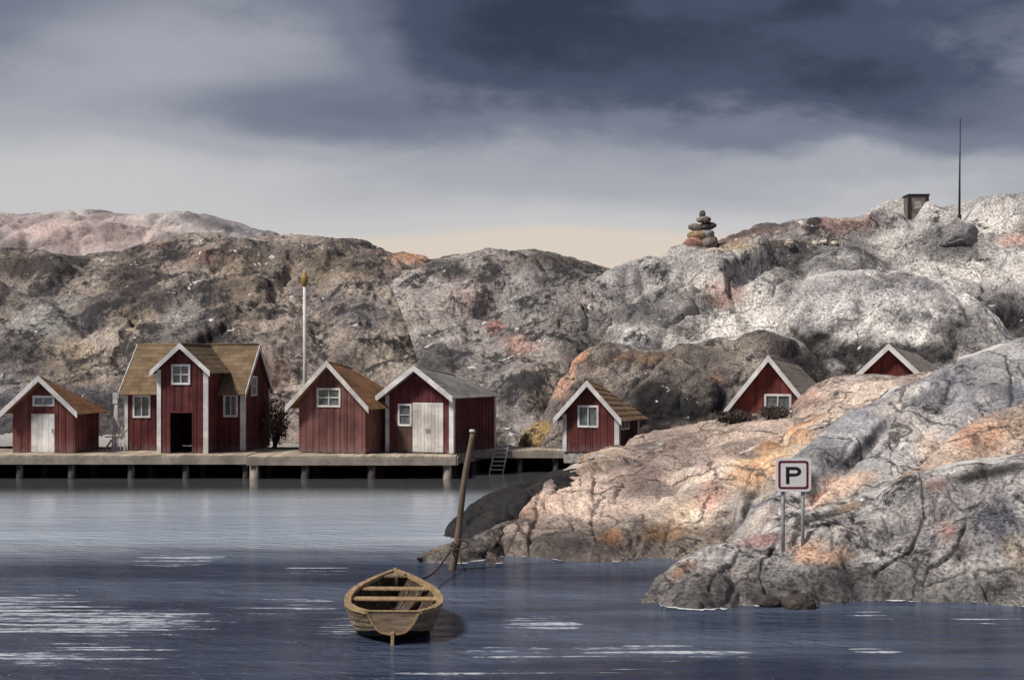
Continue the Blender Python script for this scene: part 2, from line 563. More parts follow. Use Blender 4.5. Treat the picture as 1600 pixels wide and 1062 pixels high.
# ================================================================== water and ground
def water_material():
    m, T, b = new_mat('sea_water')
    pos = T.n('ShaderNodeNewGeometry').outputs['Position']
    sp = T.n('ShaderNodeSeparateXYZ', inp={0: pos})
    x, y = sp.outputs[0], sp.outputs[1]
    # pale grey-blue towards the pier, deep navy towards the viewer
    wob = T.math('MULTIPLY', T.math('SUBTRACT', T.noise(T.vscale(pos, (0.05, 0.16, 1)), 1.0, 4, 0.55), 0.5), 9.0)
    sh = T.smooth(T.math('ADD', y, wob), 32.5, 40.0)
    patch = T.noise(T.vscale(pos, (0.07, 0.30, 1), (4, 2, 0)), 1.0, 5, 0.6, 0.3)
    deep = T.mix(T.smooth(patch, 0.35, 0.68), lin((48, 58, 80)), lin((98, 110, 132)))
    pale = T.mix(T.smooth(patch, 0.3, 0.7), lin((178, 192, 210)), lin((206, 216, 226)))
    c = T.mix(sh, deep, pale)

    # wind streaks and foam
    foam = None

    def mass(px0, px1, py0, py1, amt):
        a, c_ = wl((px0 + px1) / 2, py1), wl((px0 + px1) / 2, py0)
        cy, ry = (a.y + c_.y) / 2, abs(c_.y - a.y) / 2
        cx = ((px0 + px1) / 2 - CX) / F * cy
        rx = (px1 - px0) / 2 / F * cy
        ux = T.math('DIVIDE', T.math('SUBTRACT', x, cx), rx)
        uy = T.math('DIVIDE', T.math('SUBTRACT', y, cy), ry)
        r2 = T.math('ADD', T.math('MULTIPLY', ux, ux), T.math('MULTIPLY', uy, uy))
        return T.math('MULTIPLY', T.smooth(r2, 0.1, 1.15, 1.0, 0.0), amt)

    for a in ((-160, 420, 945, 1000, 1.0), (-120, 150, 925, 980, 1.0), (-60, 300, 1000, 1042, 0.72), (190, 370, 862, 888, 0.75), (310, 560, 930, 962, 0.55),
              (770, 920, 958, 990, 0.85), (840, 1190, 1005, 1036, 0.9), (700, 900, 1005, 1035, 0.65), (1320, 1420, 1008, 1022, 0.8),
              (480, 600, 955, 1000, 0.55), (1320, 1400, 950, 975, 0.5), (1480, 1620, 958, 985, 0.45), (560, 1100, 1040, 1058, 0.45), (420, 560, 880, 905, 0.5)):
        v = mass(*a)
        foam = v if foam is None else T.math('MAXIMUM', foam, v)
    st1 = T.noise(T.vscale(pos, (0.30, 5.5, 1), (7, 3, 0)), 1.0, 4, 0.55, 0.25)
    brk = T.noise(T.vscale(pos, (3.0, 7.0, 1), (1, 5, 0)), 1.0, 5, 0.75)
    edge = T.math('MULTIPLY_ADD', T.math('SUBTRACT', brk, 0.5), 0.35, st1)
    fsoft = T.math('MULTIPLY', T.smooth(T.math('MULTIPLY_ADD', foam, 0.22, edge), 0.60, 0.78), T.smooth(foam, 0.05, 0.6))
    fhard = T.smooth(T.math('MULTIPLY_ADD', foam, 0.16, edge), 0.65, 0.705)
    fhard = T.math('MULTIPLY', fhard, T.smooth(foam, 0.05, 0.4))
    fhard = T.math('MULTIPLY', fhard, T.smooth(brk, 0.41, 0.50))
    c = T.mix(T.math('MULTIPLY', fsoft, 0.5), c, lin((146, 156, 176)))
    c = T.mix(T.math('MULTIPLY', fhard, 0.9), c, lin((206, 212, 220)))
    # dark reflection of pier and huts, painted into the water colour along the quay
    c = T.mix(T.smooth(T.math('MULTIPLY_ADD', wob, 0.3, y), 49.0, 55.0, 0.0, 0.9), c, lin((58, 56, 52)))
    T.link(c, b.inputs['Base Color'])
    ff = T.math('MAXIMUM', T.math('MULTIPLY', fsoft, 0.6), fhard)
    shel = T.smooth(T.math('MULTIPLY_ADD', wob, 0.3, y), 46.0, 53.0, 0.0, 1.0)          # sheltered, glassy water off the quay
    T.link(T.math('MULTIPLY_ADD', ff, 0.5, T.math('MULTIPLY_ADD', shel, -0.075, 0.10)), b.inputs['Roughness'])
    b.inputs['IOR'].default_value = 1.33
    T.link(T.smooth(ff, 0, 1, 0.5, 0.15), b.inputs['Specular IOR Level'])
    w1 = T.noise(T.vscale(pos, (0.9, 2.6, 1)), 1.0, 5, 0.6, 0.4)
    w2 = T.noise(T.vscale(pos, (4.0, 10.0, 1)), 1.0, 4, 0.6, 0.3)
    calm = T.smooth(T.math('ADD', y, wob), 34.0, 46.0, 1.0, 0.10)
    hgt = T.math('MULTIPLY', T.math('MULTIPLY', T.math('MULTIPLY_ADD', w2, 0.22, w1), calm), T.math('MULTIPLY_ADD', shel, -0.65, 1.0))
    bp = T.n('ShaderNodeBump', inp={'Height': hgt, 'Distance': 0.30, 'Strength': 1.0})
    T.link(bp.outputs[0], b.inputs['Normal'])
    return m


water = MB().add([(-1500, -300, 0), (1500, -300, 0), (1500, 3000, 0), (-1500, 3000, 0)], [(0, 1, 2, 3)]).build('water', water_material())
tag(water, kind='structure')
seabed_m = plain('seabed', (0.10, 0.10, 0.09), 0.9)
seabed = MB().add([(-1500, -300, -2.5), (1500, -300, -2.5), (1500, 3000, -2.5), (-1500, 3000, -2.5)], [(0, 1, 2, 3)]).build('seabed', seabed_m)
tag(seabed, kind='structure')


# ================================================================== rock masses
def resample(pts, n, sm=2):
    P = np.array([tuple(p) for p in pts])
    seg = np.sqrt(((P[1:] - P[:-1]) ** 2).sum(1))
    t = np.concatenate([[0], np.cumsum(seg)])
    t /= t[-1]
    u = np.linspace(0, 1, n)
    Q = np.stack([np.interp(u, t, P[:, k]) for k in range(3)], 1)
    k = max(1, int(n / len(P) / 5)) * sm
    if k > 1:
        ker = np.ones(2 * k + 1)
        ker /= ker.sum()
        pad = np.concatenate([2 * Q[:1] - Q[k:0:-1], Q, 2 * Q[-1:] - Q[-2:-k - 2:-1]])
        Q = np.stack([np.convolve(pad[:, j], ker, 'valid') for j in range(3)], 1)
    return Q


def apply_tint(me, P, base, blobs, seed, palette=None, crest=None):
    """P (n,3) world positions: stains, lichens, mineral colours and painted-in shade fixed to the rock"""
    n = len(P)
    col = np.tile(np.array(base, float), (n, 1))
    if palette:
        for k, (c, sc, lo, hi, amt) in enumerate(palette):
            w = np.clip((fbm(P * sc, 5, seed + 31 * k, 0.55) - lo) / (hi - lo), 0, 1)
            w = (w * w * (3 - 2 * w) * amt)[:, None]
            col = col * (1 - w) + np.array(c) * w
    u = CX + F * P[:, 0] / P[:, 1]
    v = HZ - F * (P[:, 2] - CAMH) / P[:, 1]
    wob = fbm(P * 1.1, 5, seed + 99, 0.6)
    for (bx, by, rx, ry, ang, c, amt) in blobs:
        ca, sa = math.cos(R(ang)), math.sin(R(ang))
        du, dv = u - bx, v - by
        a = (du * ca + dv * sa) / rx
        b2 = (-du * sa + dv * ca) / ry
        dist = np.sqrt(a * a + b2 * b2) + wob * 0.75
        w = np.clip((1.15 - dist) / 0.85, 0, 1)
        w = (w * w * (3 - 2 * w) * amt)[:, None]
        col = col * (1 - w) + np.array(c) * w
    ca = me.color_attributes.new('tint', 'FLOAT_COLOR', 'POINT')
    rgba = np.concatenate([np.clip(col, 0, 1), np.ones((n, 1))], 1).astype(np.float32)
    ca.data.foreach_set('color', rgba.ravel())
    at_ = me.attributes.new('crest', 'FLOAT', 'POINT')
    at_.data.foreach_set('value', (np.zeros(n) if crest is None else crest).astype(np.float32))


def grid_mesh(name, P, mat):
    nv, nu = P.shape[:2]
    idx = np.arange(nv * nu).reshape(nv, nu)
    q = np.stack([idx[:-1, :-1], idx[:-1, 1:], idx[1:, 1:], idx[1:, :-1]], -1).reshape(-1, 4)
    me = bpy.data.meshes.new(name)
    me.vertices.add(nv * nu)
    me.vertices.foreach_set('co', P.reshape(-1).astype(np.float32))
    me.loops.add(len(q) * 4)
    me.loops.foreach_set('vertex_index', q.reshape(-1).astype(np.int32))
    me.polygons.add(len(q))
    me.polygons.foreach_set('loop_start', np.arange(0, len(q) * 4, 4, dtype=np.int32))
    me.polygons.foreach_set('loop_total', np.full(len(q), 4, dtype=np.int32))
    me.polygons.foreach_set('use_smooth', np.ones(len(q), dtype=bool))
    me.update()
    me.validate()
    me.materials.append(mat)
    o = bpy.data.objects.new(name, me)
    COL.objects.link(o)
    return o


LAST = {}


def rock(name, crest, foot, mat, base, nu=300, nv=140, bulge=2.0, back=6.0, drop=3.0, amp=0.5, freq=0.25, lump=0.0, lfreq=0.3,
         fine=0.05, seed=1, blobs=(), palette=None, crest_light=0.0, sm=2, foot_drop=0.0, grooves=0.0, gdir=(0.5, 0.2, 1.0), gfreq=0.8, creases=()):
    cr_ = [at(*p) for p in crest]
    ft = [(wl(*p) if len(p) == 2 else at(*p)) for p in foot]
    C = resample(cr_, nu, sm)
    G = resample(ft, nu, sm)
    G[:, 2] -= foot_drop
    t = np.linspace(0, 1, nv)[:, None, None]
    prof = 1 - (1 - t) ** bulge
    A = G[None] + (C - G)[None] * np.concatenate([t, t, prof], -1)
    nb = max(8, nv // 5)
    wv_ = (np.linspace(0, 1, nb + 1)[1:])[:, None, None]
    away = C.copy()
    away[:, 2] = 0
    away /= np.linalg.norm(away, axis=1, keepdims=True)
    Bk = C[None] + away[None] * wv_ * back
    Bk[..., 2] = C[None, :, 2] - drop * (wv_[..., 0] ** 1.7)
    P = np.concatenate([A, Bk], 0)
    du = np.gradient(P, axis=1)
    dv = np.gradient(P, axis=0)
    N = np.cross(du, dv)
    N /= (np.linalg.norm(N, axis=-1, keepdims=True) + 1e-9)
    if N[nv // 2, :, 1].mean() > 0:
        N = -N
    vpos = np.concatenate([t[:, 0, 0], 1 + wv_[:, 0, 0]])[:, None]
    att = 1 - 0.65 * np.exp(-((vpos - 1) / 0.13) ** 2)
    D = amp * fbm(P * freq, 5, seed) * att
    if lump:
        warp = P + 0.9 / lfreq * 0.35 * np.stack([fbm(P * lfreq, 3, seed + 3), fbm(P * lfreq, 3, seed + 4), fbm(P * lfreq, 3, seed + 6)], -1)
        f1, f2, hid = cells(warp * lfreq, seed + 11)
        e = np.clip((f2 - f1) / 0.30, 0, 1)
        e = e * e * (3 - 2 * e)
        f1b, f2b, hb_ = cells(warp * lfreq * 2.7 + 5.0, seed + 17)
        e2 = np.clip((f2b - f1b) / 0.22, 0, 1)
        e2 = e2 * (2 - e2) * np.clip(fbm(P * lfreq, 3, seed + 19) * 2.2 + 0.5, 0, 1)
        D = D + lump * (e * (0.55 + 0.9 * hid) - 0.85 + 0.28 * e2) * att
    if grooves:
        g = np.array(gdir) / np.linalg.norm(gdir)
        s = (P * g).sum(-1) * gfreq + 0.9 * fbm(P * 0.35, 4, seed + 21)
        saw = s - np.floor(s)
        D = D + grooves * (np.minimum(saw * 1.0, (1 - saw) * 6) - 0.4) * att * np.clip(fbm(P * 0.3, 3, seed + 25) + 0.75, 0, 1)
    if creases:
        pu = CX + F * P[..., 0] / P[..., 1] + 9 * fbm(P * 0.8, 4, seed + 71)
        pv = HZ - F * (P[..., 2] - CAMH) / P[..., 1] + 9 * fbm(P * 0.8 + 40, 4, seed + 72)
        for (poly, cw_, cd_) in creases:
            dm = np.full(pu.shape, 1e9)
            sgn = np.zeros(pu.shape)
            for (ax, ay), (bx_, by_) in zip(poly[:-1], poly[1:]):
                ex, ey = bx_ - ax, by_ - ay
                tt = np.clip(((pu - ax) * ex + (pv - ay) * ey) / (ex * ex + ey * ey), 0, 1)
                ddx, ddy = pu - ax - tt * ex, pv - ay - tt * ey
                dd = np.hypot(ddx, ddy)
                cross = (ex * ddy - ey * ddx) / math.hypot(ex, ey)
                sgn = np.where(dd < dm, cross, sgn)
                dm = np.minimum(dm, dd)
            cd_ = cd_ * np.clip(0.55 + 0.9 * fbm(P * 1.3, 4, seed + 81), 0.08, 1.3)
            cw_ = cw_ * np.clip(0.85 + 0.9 * fbm(P * 1.7, 3, seed + 83), 0.45, 1.5)
            D = D - cd_ * np.exp(-(dm / cw_) ** 2) + cd_ * 0.45 * np.exp(-dm / (cw_ * 5)) * np.clip(sgn / cw_, -1, 1)
    D = D + fine * fbm(P * 2.1, 5, seed + 41, 0.6) * (0.4 + 0.6 * att)
    P = P + N * D[..., None]
    LAST[name + str(seed)] = P[:nv]
    o = grid_mesh(name, P, mat)
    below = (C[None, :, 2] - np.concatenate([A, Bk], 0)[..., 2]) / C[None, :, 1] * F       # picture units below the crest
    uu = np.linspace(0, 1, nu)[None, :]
    crest_v = np.clip(1.25 - np.abs(below - 0.8) / 2.4, 0, 1) * (vpos <= 1.0) * (vpos > 0.8) * crest_light * np.clip((uu - 0.20) / 0.08, 0, 1)
    apply_tint(o.data, P.reshape(-1, 3), base, blobs, seed, palette, crest_v.reshape(-1))
    return o


g = lin
LG, MG, DG, BK = g((198, 195, 190)), g((150, 147, 145)), g((92, 90, 92)), g((36, 34, 37))
TAN, PINK, ORG, OCH, RED_ = g((205, 180, 152)), g((205, 178, 165)), g((206, 152, 114)), g((176, 152, 116)), g((196, 134, 122))
BLU = g((116, 122, 140))
BRN = g((132, 108, 96))

# --- far ridges
tag(rock('far_hill', [(-420, 345, 190), (0, 334, 180), (70, 331, 180), (130, 325, 178), (180, 333, 178), (245, 335, 176), (285, 328, 175), (330, 338, 175),
                      (400, 356, 172), (470, 374, 170), (560, 395, 168), (640, 420, 168)],
         [(-420, 520, 150), (0, 520, 145), (300, 520, 142), (640, 520, 140)], M_HEATH, g((172, 166, 166)), nu=420, nv=90, bulge=1.5, back=40, drop=10, amp=1.2, freq=0.1,  # pale grey base has the haze of distance painted in
         lump=0.7, lfreq=0.16, fine=0.25, seed=3, blobs=[(130, 365, 190, 34, 3, g((180, 162, 158)), 0.9), (40, 390, 130, 22, 0, g((124, 108, 108)), 0.6)]), kind='structure')
# --- left hill behind the boathouses
hill_blobs = [(60, 415, 110, 26, -3, BK, 0.8), (210, 440, 60, 60, 10, BK, 0.75), (250, 500, 45, 55, 30, g((66, 66, 72)), 0.8), (70, 500, 80, 50, 0, g((150, 150, 146)), 0.7),
              (110, 560, 60, 40, 20, g((160, 146, 124)), 0.6), (320, 400, 90, 22, 4, g((110, 88, 80)), 0.75), (300, 490, 70, 40, -20, g((140, 136, 132)), 0.8),
              (215, 500, 40, 30, 0, g((150, 138, 118)), 0.6), (380, 450, 60, 70, 40, g((128, 116, 100)), 0.7), (520, 420, 90, 40, 8, g((152, 138, 120)), 0.7),
              (570, 490, 85, 34, 5, g((70, 72, 80)), 0.8), (650, 405, 60, 14, 8, ORG, 0.7), (600, 560, 80, 45, 10, g((160, 152, 140)), 0.6), (430, 600, 30, 55, 0, g((96, 70, 62)), 0.7),
              (320, 530, 40, 16, -25, BK, 0.7), (345, 520, 50, 22, -40, BK, 0.5), (20, 620, 30, 60, 0, g((140, 140, 150)), 0.6), (660, 450, 60, 50, 0, g((148, 134, 124)), 0.5)]
hpal = [(g((74, 73, 80)), 0.10, 0.0, 0.33, 0.8), (g((152, 143, 136)), 0.14, 0.02, 0.4, 0.6)]
tag(rock('hill', [(-460, 400, 112), (-200, 398, 110), (0, 396, 108), (120, 401, 106), (200, 392, 104), (262, 374, 103), (330, 363, 102), (420, 373, 100), (485, 369, 100), (560, 383, 99),
                  (640, 397, 98), (700, 406, 97), (740, 425, 97), (800, 480, 96)],
         [(-460, 690, 70), (0, 692, 69), (300, 692, 69), (600, 692, 69), (800, 692, 70)], M_HILL, g((150, 139, 131)), nu=640, nv=230, bulge=1.25, back=30, drop=9, amp=2.2, freq=0.075,
         lump=0.9, lfreq=0.085, fine=0.3, seed=8, blobs=hill_blobs, palette=hpal, foot_drop=0.4, creases=[([(455, 405), (420, 452), (370, 492), (310, 540)], 9, 0.9), ([(335, 395), (285, 445), (215, 490), (180, 540)], 10, 0.7), ([(700, 410), (705, 470), (735, 530), (770, 600)], 10, 1.0)]), kind='structure')
# --- rounded hill in the middle
mid_blobs = [(700, 420, 40, 22, 20, BK, 0.6), (860, 408, 100, 12, 3, g((120, 104, 92)), 0.7), (800, 460, 80, 40, 0, LG, 0.6), (775, 510, 18, 12, 0, RED_, 0.7), (815, 540, 35, 26, 0, g((190, 152, 138)), 0.7),
             (740, 465, 40, 36, 0, g((176, 150, 146)), 0.6), (905, 550, 40, 50, 30, BK, 0.75), (890, 500, 60, 40, 0, g((120, 118, 116)), 0.6), (945, 470, 20, 70, 8, g((112, 110, 108)), 0.6),
             (850, 600, 40, 80, 10, g((166, 152, 142)), 0.6), (790, 640, 20, 60, 0, DG, 0.5), (770, 430, 30, 12, 0, BK, 0.4)]
tag(rock('hill', [(600, 440, 92), (685, 404, 92), (720, 401, 92), (770, 396, 91), (838, 392, 90), (900, 404, 90), (965, 418, 90), (1030, 428, 90), (1100, 450, 90)],
         [(690, 694, 68), (760, 694, 68), (850, 698, 67), (980, 700, 66), (1100, 690, 66)], M_HILL, g((158, 152, 148)), nu=380, nv=230, bulge=1.45, back=25, drop=8, amp=1.3, freq=0.10,
         lump=0.7, lfreq=0.12, fine=0.22, seed=15, blobs=mid_blobs, palette=[(DG, 0.16, 0.12, 0.45, 0.5)], foot_drop=0.4), kind='structure')
# --- right hill
rh_blobs = [(1150, 365, 120, 20, -8, g((140, 118, 110)), 0.75), (1320, 350, 70, 18, -5, g((150, 118, 108)), 0.6), (1230, 400, 40, 34, 0, BK, 0.65), (1080, 470, 80, 34, -10, BK, 0.55), (1010, 520, 70, 14, 8, LG, 0.8),
            (1130, 455, 36, 26, 0, g((170, 132, 122)), 0.6), (1480, 380, 60, 32, 0, BK, 0.5), (1590, 375, 40, 14, 0, g((196, 154, 140)), 0.6), (1400, 380, 50, 30, 0, LG, 0.7), (1500, 420, 90, 26, 10, LG, 0.6), (1230, 440, 26, 40, 10, g((70, 68, 70)), 0.6), (1590, 500, 80, 40, 10, BK, 0.8), (1480, 395, 70, 18, 0, BK, 0.5),
            (1570, 470, 60, 30, 0, DG, 0.6), (1170, 385, 80, 10, -4, OCH, 0.5), (1040, 430, 50, 40, 0, MG, 0.5), (1200, 440, 24, 60, 8, LG, 0.6)]
tag(rock('hill', [(930, 450, 84), (965, 420, 84), (1010, 407, 84), (1050, 390, 84), (1100, 388, 85), (1135, 378, 86), (1190, 356, 88), (1262, 335, 90), (1330, 337, 91), (1385, 316, 92), (1420, 309, 92),
                  (1480, 323, 92), (1530, 315, 92), (1600, 305, 92), (1750, 296, 92), (2000, 300, 92), (2400, 310, 92)],
         [(945, 640, 70), (1000, 640, 70), (1200, 640, 70), (1500, 640, 70), (2000, 640, 70), (2400, 640, 70)], M_PALE, g((190, 187, 184)), nu=640, nv=220, bulge=1.5, back=40, drop=8, amp=1.3, freq=0.11,
         lump=1.1, lfreq=0.13, fine=0.2, seed=27, blobs=rh_blobs, palette=[(DG, 0.15, 0.02, 0.32, 0.75)], foot_drop=0.0), kind='structure')

# --- rock shoulder behind the small hut
sh_blobs = [(900, 560, 26, 14, -30, ORG, 0.8), (880, 600, 20, 40, 20, g((205, 165, 140)), 0.8), (1000, 560, 60, 12, 0, g((128, 100, 70)), 0.7), (1030, 635, 80, 55, 0, BK, 0.95), (1100, 640, 95, 30, -8, BK, 0.95), (1260, 570, 70, 30, 0, BK, 0.9),  # black blobs paint the shadow at the foot of the shoulder
            (1150, 560, 60, 30, 0, g((150, 142, 130)), 0.6), (1120, 590, 14, 10, 0, ORG, 0.4), (960, 600, 30, 30, 0, g((150, 140, 136)), 0.5)]
tag(rock('hill', [(835, 690, 66), (852, 640, 67), (872, 592, 68), (908, 555, 69), (940, 536, 70), (1010, 546, 70), (1080, 542, 70), (1130, 526, 70), (1210, 519, 70), (1260, 540, 70), (1330, 575, 69), (1600, 580, 69)],
         [(828, 703, 64.5), (860, 706, 64), (900, 706, 64), (1000, 705, 64), (1200, 705, 64), (1600, 705, 64)], M_LICHEN, g((134, 125, 118)), nu=420, nv=150, bulge=2.2, back=9, drop=5, amp=0.7, freq=0.2,
         lump=0.55, lfreq=0.22, fine=0.14, seed=33, blobs=sh_blobs, palette=[(DG, 0.25, 0.05, 0.4, 0.55)], crest_light=0.85, foot_drop=0.3), kind='structure')
# --- terrace the huts stand on
ter = rock('shore_ground', [(-500, 696, 78), (0, 696, 78), (400, 697, 78), (800, 697, 74), (900, 700, 74), (1400, 640, 74)], [(-500, 716, 61.6), (0, 716, 61.6), (400, 716, 61.6), (700, 716, 61.6), (790, 709, 65), (900, 712, 63.5), (1400, 712, 62)],
           M_HILL, g((120, 112, 104)), nu=300, nv=40, bulge=1.6, back=4, drop=1.0, amp=0.05, freq=0.4, fine=0.03, seed=38, foot_drop=0.15)
ter.location.z = -0.04
tag(ter, kind='structure')


def boulder(name, loc, rad, mat, base, seed, rough=0.22, freq=0.8, sub=5, rot=(0, 0, 0), blobs=(), parent=None, flat=0.0, crest=None, palette=None, cut=0.0):
    bm = bmesh.new()
    bmesh.ops.create_icosphere(bm, subdivisions=sub, radius=1.0)
    V = np.array([tuple(v.co) for v in bm.verts])
    me = bpy.data.meshes.new(name)
    bm.to_mesh(me)
    bm.free()
    q = fbm(V * freq + seed * 3.1, 4, seed)
    V2 = V * (1 + rough * q + 0.25 * rough * fbm(V * freq * 3.5 + seed, 4, seed + 5))[:, None]
    if cut:      # broken planar faces
        rs = np.random.RandomState(seed)
        for _ in range(9):
            nn = rs.normal(size=3)
            nn /= np.linalg.norm(nn)
            dcut = 1.0 - cut * rs.uniform(0.5, 1.0)
            s = V2 @ nn
            V2 = V2 - np.outer(np.clip(s - dcut, 0, None) * 0.85, nn)
    V2 = V2 * np.array(rad)
    M = np.array(Euler(rot).to_matrix())
    V2 = V2 @ M.T
    me.vertices.foreach_set('co', V2.reshape(-1).astype(np.float32))
    me.polygons.foreach_set('use_smooth', [True] * len(me.polygons))
    me.materials.append(mat)
    o = bpy.data.objects.new(name, me)
    COL.objects.link(o)
    Pw = V2 + np.array(tuple(loc))
    apply_tint(me, Pw if parent is None else V2 + np.array((0, 60, 5)), base, blobs, seed, palette)
    o.location = loc
    o.parent = parent
    me.update()
    return o


# big pale dome on the right hill
dome_bl = [(1390, 450, 150, 34, 2, g((222, 219, 215)), 0.85), (1300, 480, 80, 40, 0, g((200, 198, 195)), 0.6), (1390, 560, 190, 42, 0, BK, 0.95), (1255, 555, 60, 50, 0, BK, 0.92), (1500, 520, 60, 40, 20, g((105, 102, 102)), 0.8),  # black blobs put the shade under the dome into its colour
           (1400, 432, 60, 10, 0, g((120, 112, 108)), 0.6), (1440, 500, 18, 12, 30, g((235, 233, 230)), 0.8)]
dome = rock('rock_dome', [(1205, 545, 73), (1218, 500, 74), (1245, 436, 75), (1300, 421, 76), (1370, 421, 76), (1430, 427, 76), (1490, 446, 76), (1540, 478, 75), (1580, 520, 74), (1610, 560, 73)],
            [(1205, 620, 69), (1260, 625, 67), (1400, 625, 66.5), (1540, 620, 67), (1610, 615, 69)], M_DOME, g((204, 201, 197)), nu=330, nv=190, bulge=2.0, back=7, drop=6, amp=0.6, freq=0.22, lump=0.25, lfreq=0.3,
            fine=0.12, seed=52, blobs=dome_bl, palette=[(g((228, 226, 222)), 0.5, 0.05, 0.3, 0.6), (DG, 0.4, 0.22, 0.45, 0.5)], crest_light=1.0, foot_drop=0.5)
tag(dome, 'huge pale lichen covered rock dome above the two hillside hut roofs', 'rock')

# --- shore slabs on the right, back to front
g0 = rock('rock_outcrop', [(684, 842, 39.5), (700, 818, 40), (725, 796, 41), (760, 770, 42), (810, 754, 43), (850, 745, 44), (885, 728, 45), (930, 715, 46)],
          [(684, 845), (720, 850, 38), (760, 850, 37.5), (850, 830, 37.5), (930, 800, 38)], M_BLACKROCK, g((42, 39, 40)), nu=180, nv=80, bulge=2.2, back=3, drop=2.5, amp=0.22, freq=0.5, lump=0.15, lfreq=0.7, fine=0.06,
          seed=61, foot_drop=0.6)
tag(g0, 'low black wet rock behind the mooring pole at the water', 'rock')
g1_bl = [(1000, 740, 60, 40, -10, g((128, 112, 106)), 0.75), (900, 770, 60, 50, 0, g((206, 184, 170)), 0.7), (1060, 690, 90, 24, -12, g((160, 140, 128)), 0.7), (930, 720, 50, 20, -20, g((176, 152, 130)), 0.7),
         (870, 850, 60, 34, 0, DG, 0.5), (860, 775, 40, 20, 0, PINK, 0.6), (1250, 625, 60, 20, -20, g((150, 120, 110)), 0.7), (1180, 645, 60, 14, -14, g((88, 80, 78)), 0.7), (820, 800, 26, 26, 0, ORG, 0.3)]
g1 = rock('rock_outcrop', [(760, 862, 34.5), (782, 836, 36), (812, 796, 38.5), (845, 758, 41), (870, 736, 43.5), (905, 710, 46), (950, 696, 47.5), (1000, 687, 49), (1080, 670, 50), (1165, 654, 50.5), (1222, 646, 51), (1248, 618, 51.3), (1285, 598, 51.5),
                           (1320, 590, 52), (1400, 592, 53), (1500, 590, 54)],
          [(756, 887), (790, 889), (850, 886), (900, 888), (960, 888), (1050, 890), (1150, 890), (1300, 890), (1500, 890)], M_SHORE, g((190, 172, 160)), nu=420, nv=210, bulge=1.9, back=10, drop=5, amp=0.55, freq=0.22,
          lump=0.4, lfreq=0.24, fine=0.07, seed=72, blobs=g1_bl, palette=[(g((140, 128, 122)), 0.4, 0.05, 0.4, 0.55)], crest_light=0.78, foot_drop=0.5, grooves=0.10, gdir=(-0.35, 0.2, 0.85), gfreq=0.6, creases=[([(838, 765), (833, 810), (832, 860)], 4, 0.2), ([(928, 745), (926, 800), (934, 850)], 5, 0.25), ([(900, 700), (870, 745), (850, 780)], 5, 0.15), ([(1060, 690), (1000, 720), (960, 770)], 5, 0.15)])
tag(g1, 'broad pinkish tan shore slab sloping down below the small hut', 'rock')
gn_bl = [(700, 855, 40, 12, -25, g((170, 160, 150)), 0.6), (678, 858, 14, 7, -20, ORG, 0.6), (790, 840, 30, 24, 0, g((190, 165, 150)), 0.6)]
gn = rock('rock_outcrop', [(655, 872, 34.2), (680, 857, 34.8), (715, 848, 35.4), (755, 830, 36.2), (795, 812, 37.4), (850, 810, 39)],
          [(655, 878), (690, 881), (735, 884), (775, 884, 34.2), (800, 876, 36.0), (850, 876, 37)], M_LICHEN, g((150, 143, 140)), nu=150, nv=70, bulge=2.0, back=2.5, drop=2.0, amp=0.2, freq=0.6, lump=0.12, lfreq=0.8, fine=0.05, seed=66, blobs=gn_bl, foot_drop=0.4)
tag(gn, 'low grey rock nose tapering into the water beside the mooring pole', 'rock')
g2_bl = [(955, 845, 36, 26, 0, g((216, 152, 106)), 0.9), (1030, 838, 50, 22, -8, g((216, 172, 126)), 0.9), (1115, 765, 26, 26, 0, g((206, 146, 132)), 0.5), (1105, 790, 24, 20, 0, g((222, 175, 160)), 0.6), (1190, 720, 80, 40, -35, g((222, 184, 146)), 0.85),
         (1110, 828, 20, 12, 0, g((170, 110, 60)), 0.75), (1240, 662, 70, 22, -30, g((216, 160, 112)), 0.8), (1160, 800, 40, 40, 0, g((150, 152, 160)), 0.6), (1168, 795, 14, 34, 5, BK, 0.85), (1060, 800, 40, 20, -30, TAN, 0.6),
         (1215, 800, 40, 30, 0, g((200, 196, 192)), 0.6), (990, 830, 20, 40, 20, DG, 0.45)]
g2 = rock('rock_outcrop', [(900, 872, 34.4), (930, 838, 35.5), (970, 812, 36.5), (1030, 786, 38), (1080, 752, 40), (1125, 716, 42), (1165, 696, 43.5), (1230, 664, 45.5), (1290, 634, 47), (1360, 600, 48.5), (1440, 596, 49), (1540, 600, 49)],
          [(896, 889), (940, 886), (1000, 884), (1050, 886), (1110, 884), (1200, 892), (1350, 895), (1540, 895)], M_SHORE, g((214, 198, 182)), nu=420, nv=200, bulge=1.8, back=2.6, drop=1.6, amp=0.42, freq=0.28, lump=0.28,
          lfreq=0.3, fine=0.06, seed=84, blobs=g2_bl, palette=[(g((160, 146, 136)), 0.5, 0.05, 0.4, 0.5)], crest_light=0.80, foot_drop=0.5, grooves=0.11, gdir=(-0.55, 0.1, 0.8), gfreq=0.7, creases=[([(1118, 850), (1150, 790), (1175, 735), (1225, 692), (1290, 650)], 4, 0.16), ([(985, 870), (1010, 830), (1060, 800)], 4, 0.15), ([(1060, 862), (1100, 828), (1135, 815)], 4, 0.12), ([(1170, 850), (1168, 790), (1190, 750)], 7, 0.25)])
tag(g2, 'cream and orange stained rock slab left of the parking sign', 'rock')
